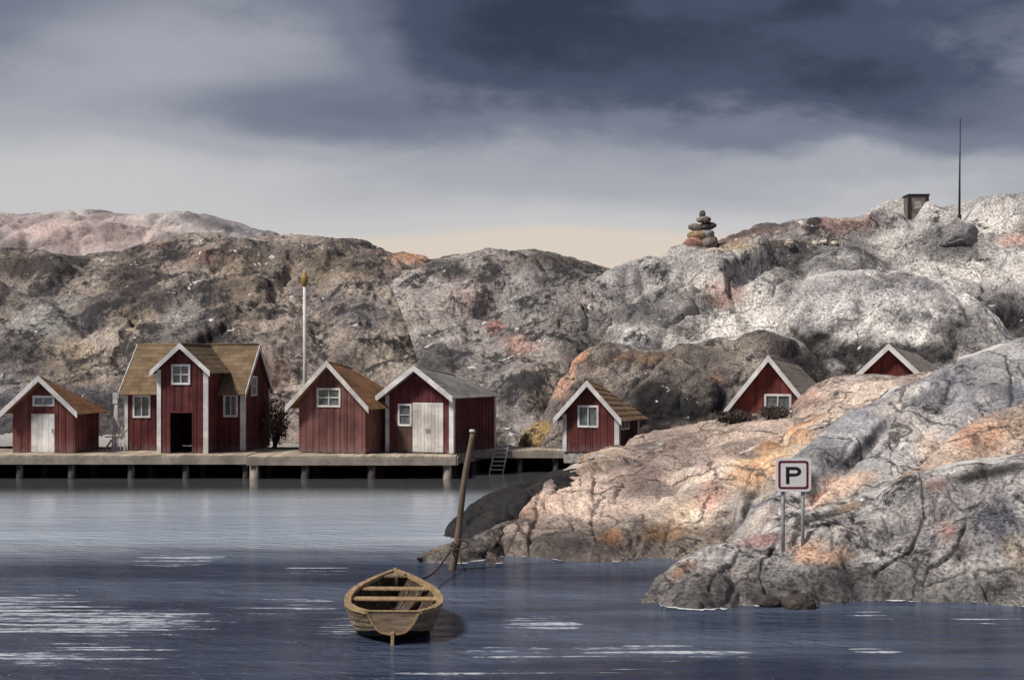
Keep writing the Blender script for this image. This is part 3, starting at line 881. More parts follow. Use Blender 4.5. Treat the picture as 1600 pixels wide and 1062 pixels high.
g3_bl = [(1340, 690, 60, 40, -40, g((176, 176, 180)), 0.6), (1480, 600, 70, 40, -30, g((140, 142, 150)), 0.7), (1345, 700, 75, 14, -42, g((48, 49, 58)), 0.9), (1420, 640, 70, 10, -40, g((90, 92, 100)), 0.6), (1300, 770, 60, 30, -20, g((206, 180, 165)), 0.7),
         (1560, 570, 50, 30, 0, g((150, 152, 152)), 0.6), (1440, 680, 60, 50, 0, g((186, 182, 178)), 0.6), (1590, 620, 30, 30, 0, BLU, 0.6), (1370, 630, 60, 20, -30, BLU, 0.45), (1440, 605, 30, 8, -40, g((225, 224, 222)), 0.7), (1268, 760, 18, 26, 0, BK, 0.85), (1460, 700, 30, 30, -40, g((206, 184, 168)), 0.6), (1320, 760, 60, 18, -30, g((222, 194, 172)), 0.75)]  # the black blob paints the shadow just right of the sign
g3 = rock('rock_outcrop', [(1165, 850, 33.5), (1190, 800, 34.5), (1225, 745, 36), (1250, 712, 37), (1285, 676, 38.5), (1330, 642, 40), (1395, 605, 41.5), (1450, 577, 42.5), (1495, 558, 43), (1540, 540, 43.5), (1600, 526, 44), (1700, 510, 44), (2500, 500, 44)],
          [(1160, 893), (1220, 893), (1300, 893), (1400, 893), (1600, 893), (2500, 893)], M_SHORE, g((166, 165, 166)), nu=620, nv=200, bulge=1.6, back=9, drop=5, amp=0.5, freq=0.24, lump=0.3, lfreq=0.26, fine=0.06,
          seed=95, blobs=g3_bl, palette=[(g((112, 114, 122)), 0.35, 0.05, 0.4, 0.6), (g((206, 190, 176)), 0.3, 0.1, 0.4, 0.5)], crest_light=0.9, foot_drop=0.5, grooves=0.12, gdir=(-0.6, 0.15, 0.75), gfreq=0.5, creases=[([(1255, 805), (1300, 748), (1345, 702), (1400, 652), (1450, 602), (1485, 570)], 8, 0.34), ([(1393, 690), (1400, 745)], 3.5, 0.14), ([(1572, 545), (1582, 590), (1580, 630)], 4, 0.16), ([(1290, 730), (1340, 672), (1420, 620)], 4, 0.12), ([(1500, 570), (1470, 630), (1440, 680)], 5, 0.12)])
tag(g3, 'tall blue grey rock slab behind the parking sign', 'rock')
g4_bl = [(1540, 680, 60, 30, -20, g((208, 166, 138)), 0.8), (1510, 670, 30, 30, -40, g((206, 152, 130)), 0.5), (1525, 690, 10, 16, 0, g((90, 85, 84)), 0.6), (1590, 665, 30, 20, 0, TAN, 0.7)]
g4 = rock('rock_outcrop', [(1360, 775, 34), (1410, 745, 34.5), (1450, 715, 35), (1490, 678, 36), (1530, 650, 36.5), (1570, 636, 37), (1620, 622, 37), (1800, 600, 37), (2500, 600, 37)],
          [(1340, 900), (1420, 900), (1500, 900), (1600, 900), (1800, 900), (2500, 900)], M_SHORE, g((204, 184, 168)), nu=460, nv=120, bulge=1.7, back=2.2, drop=1.3, amp=0.22, freq=0.35, lump=0.15, lfreq=0.4, fine=0.05, seed=101,
          blobs=g4_bl, foot_drop=0.5)
tag(g4, 'orange tinted rock slab right of the parking sign', 'rock')
h_bl = [(1070, 885, 44, 14, -35, g((180, 128, 98)), 0.75), (1190, 845, 60, 14, -10, g((158, 118, 112)), 0.75), (1260, 855, 44, 26, 0, g((200, 156, 126)), 0.7), (1310, 868, 26, 18, 0, g((208, 160, 125)), 0.6), (1480, 830, 26, 22, -20, g((200, 146, 134)), 0.5),
        (1465, 755, 30, 12, 0, g((200, 150, 132)), 0.45), (1560, 810, 50, 36, 10, g((76, 80, 98)), 0.75), (1360, 800, 50, 30, 0, g((190, 188, 186)), 0.7), (1400, 850, 50, 50, 0, g((176, 174, 172)), 0.6), (1530, 742, 90, 15, -10, BK, 0.92),
        (1300, 803, 90, 9, -18, BK, 0.9), (1130, 900, 40, 30, 0, g((150, 140, 136)), 0.7), (1585, 870, 30, 40, 0, g((176, 160, 136)), 0.6), (1500, 860, 10, 30, 20, BK, 0.7), (1300, 910, 60, 30, 0, DG, 0.5), (1330, 790, 30, 10, -20, TAN, 0.5)]
h1 = rock('rock_outcrop', [(992, 944, 28.4), (1020, 908, 29.0), (1060, 880, 29.6), (1110, 852, 30.2), (1180, 836, 30.8), (1235, 812, 31.2), (1280, 792, 31.5), (1350, 770, 31.9), (1400, 748, 32.2), (1440, 734, 32.5), (1500, 722, 32.8),
                           (1600, 702, 33.2), (1750, 690, 33.2), (2500, 690, 33.2)],
          [(990, 944), (1040, 953), (1100, 960), (1190, 954), (1290, 952), (1390, 940), (1480, 946), (1600, 952), (1750, 955), (2500, 955)], M_LICHEN, g((178, 175, 173)), nu=760, nv=190, bulge=1.9, back=4, drop=2.5, amp=0.36, freq=0.35,
          lump=0.24, lfreq=0.42, fine=0.06, seed=112, blobs=h_bl, palette=[(g((100, 98, 100)), 0.55, 0.02, 0.35, 0.6), (g((206, 196, 186)), 0.5, 0.1, 0.4, 0.5)], crest_light=1.0, foot_drop=0.4, grooves=0.10, gdir=(-0.5, 0.15, 0.85), gfreq=0.9, creases=[([(1205, 845), (1190, 875), (1188, 900), (1198, 935)], 2.5, 0.16), ([(1520, 800), (1500, 850), (1450, 885), (1443, 940)], 2.6, 0.16), ([(1500, 865), (1535, 905), (1548, 945)], 3, 0.18), ([(1285, 800), (1240, 840), (1210, 850)], 5, 0.15), ([(1440, 745), (1445, 800), (1420, 860), (1370, 895)], 2.6, 0.12), ([(1150, 860), (1120, 900), (1110, 930)], 3, 0.10)])
tag(h1, 'grey lichen speckled shore rock that carries the parking sign', 'rock')



def surf_line(P, rnd, every=0.5, wmax=0.09):
    """broken thread of foam where the water laps the rock"""
    mb = MB()
    nv_, nu_ = P.shape[:2]
    line = []
    for j in range(nu_):
        z = P[:, j, 2]
        k = np.argmax(z > 0.0)
        if k == 0:
            line.append(None)
            continue
        f = (0 - z[k - 1]) / (z[k] - z[k - 1] + 1e-9)
        line.append(P[k - 1, j] * (1 - f) + P[k, j] * f)
    on, wd = False, 0.0
    for j in range(nu_ - 1):
        if line[j] is None or line[j + 1] is None:
            continue
        if rnd.random() < (0.10 if on else 0.045):
            on = not on
        wd = 0.6 * wd + 0.4 * (rnd.uniform(0.25, 1.0) * wmax if on else 0.0)
        if wd < 0.012:
            continue
        a, b_ = line[j], line[j + 1]
        w2 = wd * rnd.uniform(0.6, 1.3)
        mb.add([(a[0], a[1] + 0.05, 0.014), (b_[0], b_[1] + 0.05, 0.014), (b_[0], b_[1] - w2, 0.012), (a[0], a[1] - wd, 0.012)], [(0, 1, 2, 3)])
    return mb


FOAM = plain('foam', (0.72, 0.74, 0.76), 0.8, 0, 0.15, 8.0)
rf = random.Random(77)
fo = MB()
for key, wm in (('rock_outcrop72', 0.11), ('rock_outcrop66', 0.12), ('rock_outcrop84', 0.12), ('rock_outcrop112', 0.20)):
    q = surf_line(LAST[key], rf, wmax=wm)
    fo.add(q.v, q.f)
fo = fo.build('foam', FOAM)
tag(fo, 'thin broken thread of white foam along the rocky waterline', 'foam', kind='stuff')

# boulders that stand apart
b1 = boulder('boulder', wl(1202, 946) + Vector((0, 0, 0.06)), (0.24, 0.22, 0.17), M_LICHEN, g((120, 110, 100)), 5)
tag(b1, 'small round brown boulder in the water below the parking sign, left of two', 'boulder', 'waterline boulders')
b2 = boulder('boulder', wl(1250, 949) + Vector((0, 0, 0.06)), (0.33, 0.26, 0.20), M_LICHEN, g((124, 112, 102)), 9)
tag(b2, 'round brown boulder in the water below the parking sign, right of two', 'boulder', 'waterline boulders')
b3 = boulder('boulder', at(853, 690, 66.2), (1.25, 0.8, 1.05), M_LICHEN, g((176, 150, 104)), 14, blobs=[(868, 680, 14, 26, 20, g((96, 90, 80)), 0.8)])
tag(b3, 'rounded ochre boulder between the grey roofed boathouse and the small hut', 'boulder')
b4 = boulder('boulder', at(1490, 378, 84.5), (1.75, 1.4, 1.35), M_PALE, g((150, 148, 148)), 21, rough=0.3, cut=0.3, blobs=[(1475, 398, 44, 16, -10, BK, 0.85)])
tag(b4, 'angular grey boulder on the right hill below the thin mast', 'boulder')

bpy.context.view_layer.update()


def ray_px(px, py):
    dg = bpy.context.evaluated_depsgraph_get()
    d = Vector(((px - CX) / F, 1, (HZ - py) / F)).normalized()
    ok, loc, nrm, i, ob, m = SC.ray_cast(dg, Vector((0, 0, CAMH)), d)
    return loc if ok else None


def drop_to(x, y, z=60.0):
    dg = bpy.context.evaluated_depsgraph_get()
    ok, loc, nrm, i, ob, m = SC.ray_cast(dg, Vector((x, y, z)), Vector((0, 0, -1)))
    return loc if ok else Vector((x, y, 0))


# ================================================================== piers
def deck_boards(mb, x0, x1, y0, y1, z, rnd, wd=0.2, right=None):
    x = x0
    while x < x1 - 0.02:
        w_ = min(wd, x1 - x) - 0.012
        o1, o2, dz_ = rnd.uniform(-0.02, 0.02), rnd.uniform(-0.05, 0.05), rnd.uniform(-0.006, 0.006)
        ya = y0 + o1 if right is None else y0 + o1 + max(0, (x - right[0]) * right[1])
        mb.box(x, x + w_, ya, y1 + o2, z - 0.045 + dz_, z + dz_)
        x += wd


def pier(name, label, x0, x1, y0, y1, z, posts, rnd, fascia_h=0.38, right_slant=0.0):
    root = empty(name, ((x0 + x1) / 2, y0, 0))
    tag(root, label, 'pier', 'wooden piers')
    ox, oy = (x0 + x1) / 2, y0
    X0, X1, D_ = x0 - ox, x1 - ox, y1 - y0
    mb = MB()
    deck_boards(mb, X0, X1, 0.0, D_, z, rnd)
    o = mb.build('deck_boards', DECKWOOD, root)
    tag(o, kind='stuff')
    MB().box(X0, X1, -0.09, -0.012, z - fascia_h, z - 0.055).build('fascia_beam', TIMBER, root, bevel=0.012)
    MB().box(X1 + 0.01, X1 + 0.08, -0.06, D_, z - fascia_h, z - 0.055).build('side_beam', TIMBER, root, bevel=0.012)
    for k, yy in enumerate((0.5, D_ * 0.5, D_ - 0.4)):
        MB().box(X0 + 0.05, X1 - 0.05, yy, yy + 0.14, z - 0.30, z - 0.055).build('joist', DARKTIMBER, root)
    for (px, wd, m) in posts:
        xx = (px - CX) / F * y0 - ox
        t = MB()
        t.tube([(xx, 0.20, -1.6), (xx + rnd.uniform(-.03, .03), 0.20, z - 0.06)], [wd * 1.05, wd * 0.95], 12, wob=0.05, rnd=rnd)
        t.build('post', m, root, smooth=True)
        t = MB()
        t.tube([(xx + 0.1, D_ * 0.62, -1.6), (xx + 0.1, D_ * 0.62, z - 0.06)], [wd, wd], 10, wob=0.05, rnd=rnd)
        t.build('post', DARKTIMBER, root, smooth=True)
    return root


rp = random.Random(4)
PY = 59.3
pier('wooden_pier', 'long weathered pier in front of the two left boathouses', -30.0, -11.16, PY, 64.2, 0.99,
     [(-90, 0.17, DARKTIMBER), (30, 0.17, DARKTIMBER), (110, 0.17, DARKTIMBER), (204, 0.17, DARKTIMBER), (290, 0.16, DARKTIMBER), (383, 0.14, DARKTIMBER)], rp)
pier('wooden_pier', 'weathered pier in front of the two middle boathouses', -11.14, -2.35, PY - 0.12, 64.6, 0.96,
     [(396, 0.21, TIMBER), (475, 0.19, DARKTIMBER), (580, 0.19, DARKTIMBER), (699, 0.20, TIMBER)], rp)
pier('wooden_pier', 'short pale pier set back between the grey roofed boathouse and small hut', -2.20, 3.4, 62.9, 66.2, 0.98,
     [(740, 0.15, DARKTIMBER), (812, 0.13, DARKTIMBER), (868, 0.13, DARKTIMBER)], rp, fascia_h=0.34)

# ladder hanging from the set-back pier
lad = empty('ladder', at(782, 712, 62.6))
tag(lad, 'slanted pale wooden ladder leaning into the water beside the pier', 'ladder')
ll = lad.location
for k in (0, 1):
    a = at(774 + 20 * k, 698, 62.75) - ll
    b_ = at(762 + 21 * k, 742, 62.2) - ll
    b_.z -= 0.25
    MB().tube([a, b_], 0.035, 8).build('rail', GREYWHITE, lad)
for k in range(6):
    f_ = 0.06 + k * 0.15
    a = (at(774, 698, 62.75) - ll).lerp(at(762, 742, 62.2) - ll, f_)
    b_ = (at(794, 698, 62.75) - ll).lerp(at(783, 742, 62.2) - ll, f_)
    MB().tube([a, b_], 0.032, 8).build('rung', GREYWHITE, lad)


# ================================================================== huts
def wall_boards(origin, U, N, length, top, openings, rnd, wd=0.17, splits=()):
    """vertical overlapping boards with real openings; origin, U (along), N (outward) in hut coordinates"""
    mb = MB()
    U, N, O = Vector(U), Vector(N), Vector(origin)
    cuts = {0.0, length}
    k = 0
    x = 0.0
    bounds = []
    while x < length - 0.03:
        bounds.append(x)
        x += wd * rnd.uniform(0.9, 1.1)
    bounds.append(length)
    sp = set(splits)
    for (u0, u1, z0, z1) in openings:
        sp |= {u0, u1}
    for i in range(len(bounds) - 1):
        off = 0.022 if i % 2 else 0.0
        off += rnd.uniform(0, 0.006)
        edges = [bounds[i]] + sorted(s for s in sp if bounds[i] + 1e-4 < s < bounds[i + 1] - 1e-4) + [bounds[i + 1]]
        for a, b_ in zip(edges[:-1], edges[1:]):
            mid = (a + b_) / 2
            holes = sorted((z0, z1) for (u0, u1, z0, z1) in openings if u0 - 1e-4 < mid < u1 + 1e-4)
            zs = 0.0 + rnd.uniform(-0.03, 0.02)
            spans = []
            for z0, z1 in holes:
                if z0 > zs + 0.01:
                    spans.append((zs, zs, z0, z0))
                zs = z1
            spans.append((zs, zs, top(a), top(b_)))
            e0, e1 = a - (0.012 if off > 0.01 else 0), b_ + (0.012 if off > 0.01 else 0)
            for (za, zb, ta, tb) in spans:
                if min(ta, tb) <= za + 0.01:
                    continue
                q = lambda u, n, z: O + U * u + N * n + Vector((0, 0, z))
                mb.hexa([q(e0, -0.05, za), q(e1, -0.05, zb), q(e1, off, zb), q(e0, off, za), q(e0, -0.05, ta), q(e1, -0.05, tb), q(e1, off, tb), q(e0, off, ta)])
    return mb


def window(root, origin, U, N, u0, u1, z0, z1, cols, rows, glass=None, fw=0.07, mat=None):
    """frame as one mesh, each pane a child of it"""
    U, N, O = Vector(U), Vector(N), Vector(origin)
    mat = mat or WHITE
    glass = glass or GLASS

    def bx(mb, a, b_, c, d, n0, n1):
        q = lambda u, n, z: O + U * u + N * n + Vector((0, 0, z))
        mb.hexa([q(a, n0, c), q(b_, n0, c), q(b_, n1, c), q(a, n1, c), q(a, n0, d), q(b_, n0, d), q(b_, n1, d), q(a, n1, d)])

    mb = MB()
    o_ = 0.05
    bx(mb, u0 - o_, u0 + fw * 0.5, z0 - o_, z1 + o_, -0.05, 0.055)
    bx(mb, u1 - fw * 0.5, u1 + o_, z0 - o_, z1 + o_, -0.05, 0.055)
    bx(mb, u0 + fw * 0.5, u1 - fw * 0.5, z1 - fw * 0.5, z1 + o_, -0.05, 0.052)
    bx(mb, u0 + fw * 0.5, u1 - fw * 0.5, z0 - o_, z0 + fw * 0.5, -0.05, 0.062)
    for k in range(1, cols):
        c = u0 + (u1 - u0) * k / cols
        bx(mb, c - fw * 0.42, c + fw * 0.42, z0 + fw * 0.5, z1 - fw * 0.5, -0.04, 0.045)
    for k in range(1, rows):
        c = z0 + (z1 - z0) * k / rows
        bx(mb, u0 + fw * 0.5, u1 - fw * 0.5, c - fw * 0.3, c + fw * 0.3, -0.035, 0.040)
    w = mb.build('window', mat, root)
    for i in range(cols):
        for j in range(rows):
            p = MB()
            a = u0 + (u1 - u0) * i / cols + 0.02
            b_ = u0 + (u1 - u0) * (i + 1) / cols - 0.02
            c = z0 + (z1 - z0) * j / rows + 0.015
            d = z0 + (z1 - z0) * (j + 1) / rows - 0.015
            bx(p, a, b_, c, d, -0.025, -0.012)
            p.build('pane', glass, w)
    return w


def roof_patch(root, r0, r1, e1, e0, mat, rnd, courses=8, tiles=0, sheet=0.85, name='roof_slope'):
    """roof face between ridge r0-r1 and eave e0-e1 (0 front, 1 back), laid in overlapping courses"""
    r0, r1, e1, e0 = map(Vector, (r0, r1, e1, e0))
    n = (e0 - r0).cross(e1 - r0).normalized()
    if n.z < 0:
        n = -n
    q = lambda t, f, h: (r0.lerp(r1, f)).lerp(e0.lerp(e1, f), t) + n * h

    def strip(m_, t0, t1, f0, f1, h0, h1, th):
        m_.hexa([q(t0, f0, h0), q(t1, f0, h1), q(t1, f1, h1), q(t0, f1, h0), q(t0, f0, h0 + th), q(t1, f0, h1 + th), q(t1, f1, h1 + th), q(t0, f1, h0 + th)])

    mb = MB()
    strip(mb, 0.0, 1.0, 0.0, 1.0, 0.0, 0.0, 0.045)
    length = max((e1 - e0).length, 0.3)
    if not tiles:
        for k in range(courses):
            f = 0.0
            while f < 0.999:
                L = min(rnd.uniform(0.8, 1.2) * sheet / length, 1.0 - f)
                if 1.0 - f - L < 0.05:
                    L = 1.0 - f
                strip(mb, k / courses - (0.02 if k else 0), (k + 1) / courses + 0.012, f, f + L - 0.004, 0.046 + rnd.uniform(0, .003), 0.055 + rnd.uniform(0, .006), 0.012)
                f += L
    o = mb.build(name, mat, root)
    if tiles:
        for k in range(courses):
            for j in range(tiles):
                m_ = MB()
                strip(m_, k / courses - (0.02 if k else 0), (k + 1) / courses + 0.02, j / tiles + 0.006, (j + 1) / tiles - 0.006, 0.048 + rnd.uniform(0, .006), 0.078 + rnd.uniform(0, .014), 0.022)
                m_.build('tile', mat, o)
    return o


def roof_slope(root, ridge, eave, y0, y1, mat, rnd, courses=9, tiles=0):
    return roof_patch(root, (ridge[0], y0, ridge[1]), (ridge[0], y1, ridge[1]), (eave[0], y1, eave[1]), (eave[0], y0, eave[1]), mat, rnd, courses, tiles)


def gable_hut(name, label, loc, theta, w, dep, eave, ridge, wallm, roofm, ovf=0.45, ovs=0.35, corners='lrb', wins=(), doors=(), side_wins=(), seed=1, courses=8,
              tiles=0, glass=None, door_open=(), trim=None, panel=None, barge_h=0.27, hip=0.6, sag=0.3):
    rnd = random.Random(seed)
    trim = trim or WHITE
    root = empty(name, loc, -R(theta))
    tag(root, label, 'hut', 'red wooden huts')
    top = lambda u: eave + (ridge - eave) * (1 - abs(u - w / 2) / (w / 2))
    op = [(a, b_, c, d) for (a, b_, c, d, *_r) in wins] + [(a, b_, c, d) for (a, b_, c, d, *_r) in doors] + list(door_open)
    if panel:
        op.append(panel)
    o = wall_boards((0, 0, 0), (1, 0, 0), (0, -1, 0), w, top, op, rnd, splits=(w / 2,)).build('front_wall', wallm, root)
    tag(o, kind='stuff')
    o = wall_boards((w, 0, 0), (0, 1, 0), (1, 0, 0), dep, lambda u: eave, [s[:4] for s in side_wins], rnd).build('side_wall', wallm, root)
    tag(o, kind='stuff')
    o = wall_boards((0, dep, 0), (0, -1, 0), (-1, 0, 0), dep, lambda u: eave, [], rnd).build('side_wall', wallm, root)
    tag(o, kind='stuff')
    o = wall_boards((w, dep, 0), (-1, 0, 0), (0, 1, 0), w, lambda u: eave, [], rnd).build('back_wall', wallm, root)
    tag(o, kind='stuff')
    fb = MB()
    fb.box(-0.02, w + 0.02, 0.03, dep + 0.0, -0.5, -0.04)
    fb.build('foundation', FOUND, root)
    sl = (ridge - eave) / (w / 2)
    tipz = eave - ovs * sl
    yr, zr, yb = dep * hip, ridge + 0.02 - sag, dep + 0.25
    for s, ex in ((-1, -ovs), (1, w + ovs)):
        roof_patch(root, (w / 2, -ovf, ridge + 0.02), (w / 2, yr, zr), (ex, yb, tipz + 0.02), (ex, -ovf, tipz + 0.02), roofm, rnd, courses, tiles if s > 0 else 0)
        pts = [(w / 2, ridge + 0.14), (ex, tipz + 0.14), (ex, tipz + 0.14 - barge_h), (w / 2, ridge + 0.14 - barge_h)]
        MB().prism_xz(pts, -ovf - 0.045, -ovf - 0.021).build('bargeboard', trim, root)
    roof_patch(root, (w / 2 - 0.02, yr, zr), (w / 2 + 0.02, yr, zr), (w + ovs, yb, tipz + 0.02), (-ovs, yb, tipz + 0.02), roofm, rnd, courses)
    rc = MB()
    rc.tube([(w / 2, -ovf - 0.02, ridge + 0.08), (w / 2, yr, zr + 0.06)], 0.05, 8)
    rc.build('ridge_cap', roofm, root, smooth=True)
    rc = MB()
    rc.tube([(w / 2, yr, zr + 0.055), (w + ovs, yb, tipz + 0.07)], 0.04, 8)
    rc.build('hip_cap', roofm, root, smooth=True)
    cw = 0.15
    if 'l' in corners:
        MB().box(-0.035, cw, -0.062, -0.03, 0, eave - 0.02).build('corner_board', trim, root)
    if 'r' in corners:
        MB().box(w - cw, w + 0.064, -0.062, -0.03, 0, eave - 0.02).build('corner_board', trim, root)
        MB().box(w + 0.032, w + 0.064, -0.028, cw * 0.8, 0, eave - 0.05).build('corner_board', trim, root)
    if 'b' in corners:
        MB().box(w + 0.03, w + 0.062, dep - cw, dep + 0.04, 0, eave - 0.05).build('corner_board', trim, root)
    for (a, b_, c, d, co, ro) in wins:
        window(root, (0, 0, 0), (1, 0, 0), (0, -1, 0), a, b_, c, d, co, ro, glass, mat=trim)
    for (a, b_, c, d, co, ro) in side_wins:
        window(root, (w, 0, 0), (0, 1, 0), (1, 0, 0), a, b_, c, d, co, ro, glass, fw=0.06, mat=trim)
    for (a, b_, c, d, leaves, dm) in doors:
        for k in range(leaves):
            x0, x1 = a + (b_ - a) * k / leaves, a + (b_ - a) * (k + 1) / leaves
            m_ = MB()
            nb = 4
            for j in range(nb):
                u0, u1 = x0 + (x1 - x0) * j / nb, x0 + (x1 - x0) * (j + 1) / nb
                m_.box(u0 + 0.006, u1 - 0.006, -0.045 + rnd.uniform(-.004, .004), -0.005, c, d)
            dr = m_.build('door', dm, root)
            hx = x1 - 0.07 if (k == 0) else x0 + 0.07
            MB().tube([(hx, -0.05, c + 0.85), (hx, -0.10, c + 0.85), (hx, -0.10, c + 1.0), (hx, -0.05, c + 1.0)], 0.018, 6).build('handle', IRON, dr)
            for zz in (c + 0.25, d - 0.3):
                hx0, hx1 = (x0, x0 + 0.28) if k == 0 else (x1 - 0.28, x1)
                MB().box(hx0, hx1, -0.058, -0.052, zz, zz + 0.04).build('hinge', GREYWHITE, dr)
        fr = MB()
        fr.box(a - 0.06, a, -0.05, 0.02, c, d + 0.06)
        fr.box(b_, b_ + 0.06, -0.05, 0.02, c, d + 0.06)
        fr.box(a, b_, -0.05, 0.02, d, d + 0.06)
        fr.build('door_frame', wallm if dm is WHITE and leaves == 1 else trim, root)
    if panel:
        a, b_, c, d = panel
        m_ = MB()
        for j in range(3):
            m_.box(a + (b_ - a) * j / 3 + .004, a + (b_ - a) * (j + 1) / 3 - .004, -0.03, 0.0, c, d)
        m_.build('brown_panel', BROWNPANEL, root)
    return root


def front_left(px, py_base, z):
    d = F * (CAMH - z) / (py_base - HZ)
    return Vector(((px - CX) / F * d, d, z))


ZD = 1.0
S = F / 61.4        # picture units per metre at the huts


# 1 leftmost
p = front_left(20, 706.5, ZD)
w1 = 97 / S / math.cos(R(12)) + 0.06
gable_hut('boathouse', 'small red boathouse with white door at the left end of the pier', p, 7, w1, 2.5, 1.95, 3.22, RED1, ROOF_ORANGE, ovf=0.5, ovs=0.34, corners='',
          wins=[(w1 * 0.345, w1 * 0.66, 2.06, 2.42, 2, 1)], doors=[(w1 * 0.305, w1 * 0.68, 0.02, 1.68, 1, WHITE)], seed=2, glass=GLASSBLUE, hip=0.25, sag=0.25)
# 3 faded
p = front_left(468, 705.5, ZD)
w3 = 107 / S / math.cos(R(20))
gable_hut('boathouse', 'faded red boathouse with orange brown roof and four pane gable window', p, 20, w3, 3.7, 2.28, 3.86, RED3, ROOF_ORANGE, ovf=0.5, ovs=0.42, corners='',
          wins=[(w3 * 0.29, w3 * 0.62, 2.02, 2.75, 2, 2)], seed=4, trim=GREYWHITE, hip=0.5, sag=0.3)
# 4 grey roof
p = front_left(604, 705.0, ZD)
w4 = 106 / S / math.cos(R(22))
gable_hut('boathouse', 'dark maroon boathouse with grey roof and white double doors', p, 22, w4, 4.7, 2.5, 3.66, RED4, ROOF_GREY, ovf=0.55, ovs=0.25, corners='lrb',
          wins=[(w4 * 0.195, w4 * 0.375, 1.18, 2.06, 1, 2)], doors=[(w4 * 0.425, w4 * 0.845, 0.02, 2.1, 2, GREYWHITE)], panel=(w4 * 0.18, w4 * 0.39, 0.02, 1.10), seed=6, hip=0.8, sag=0.45)
# 5 small hut
p = front_left(881, 705, 1.02)
w5 = 82 / S / math.cos(R(25))
gable_hut('fishing_hut', 'small dark red hut with tan tiled roof on the shore rock', p, 25, w5, 2.5, 1.66, 2.98, RED5, ROOF_TAN, ovf=0.42, ovs=0.32, corners='lrb',
          wins=[(w5 * 0.285, w5 * 0.63, 1.12, 1.98, 2, 1)], side_wins=[(0.35, 1.25, 1.02, 1.38, 2, 1)], seed=8, tiles=5, courses=7, hip=0.55, sag=0.25)
# 6 hillside
p6 = at(1152, 668, 56.5)
w6 = 2.75
gable_hut('fishing_hut', 'red hut with grey brown roof half hidden behind the rock crest', p6, 24, w6, 5.0, 1.1, 2.78, RED6, ROOF_BROWN, ovf=0.45, ovs=0.42, corners='',
          wins=[(w6 * 0.42, w6 * 0.78, 0.50, 1.32, 2, 1)], seed=10, hip=0.85, sag=0.3)
# 7 topmost
p7 = at(1350, 640, 60)
w7 = 2.3
gable_hut('fishing_hut', 'red gable top and brown roof of the highest hut below the dome', p7, 28, w7, 5.2, 1.60, 2.68, RED6, ROOF_BROWN, ovf=0.45, ovs=0.4, corners='', seed=12, hip=0.8, sag=0.3)


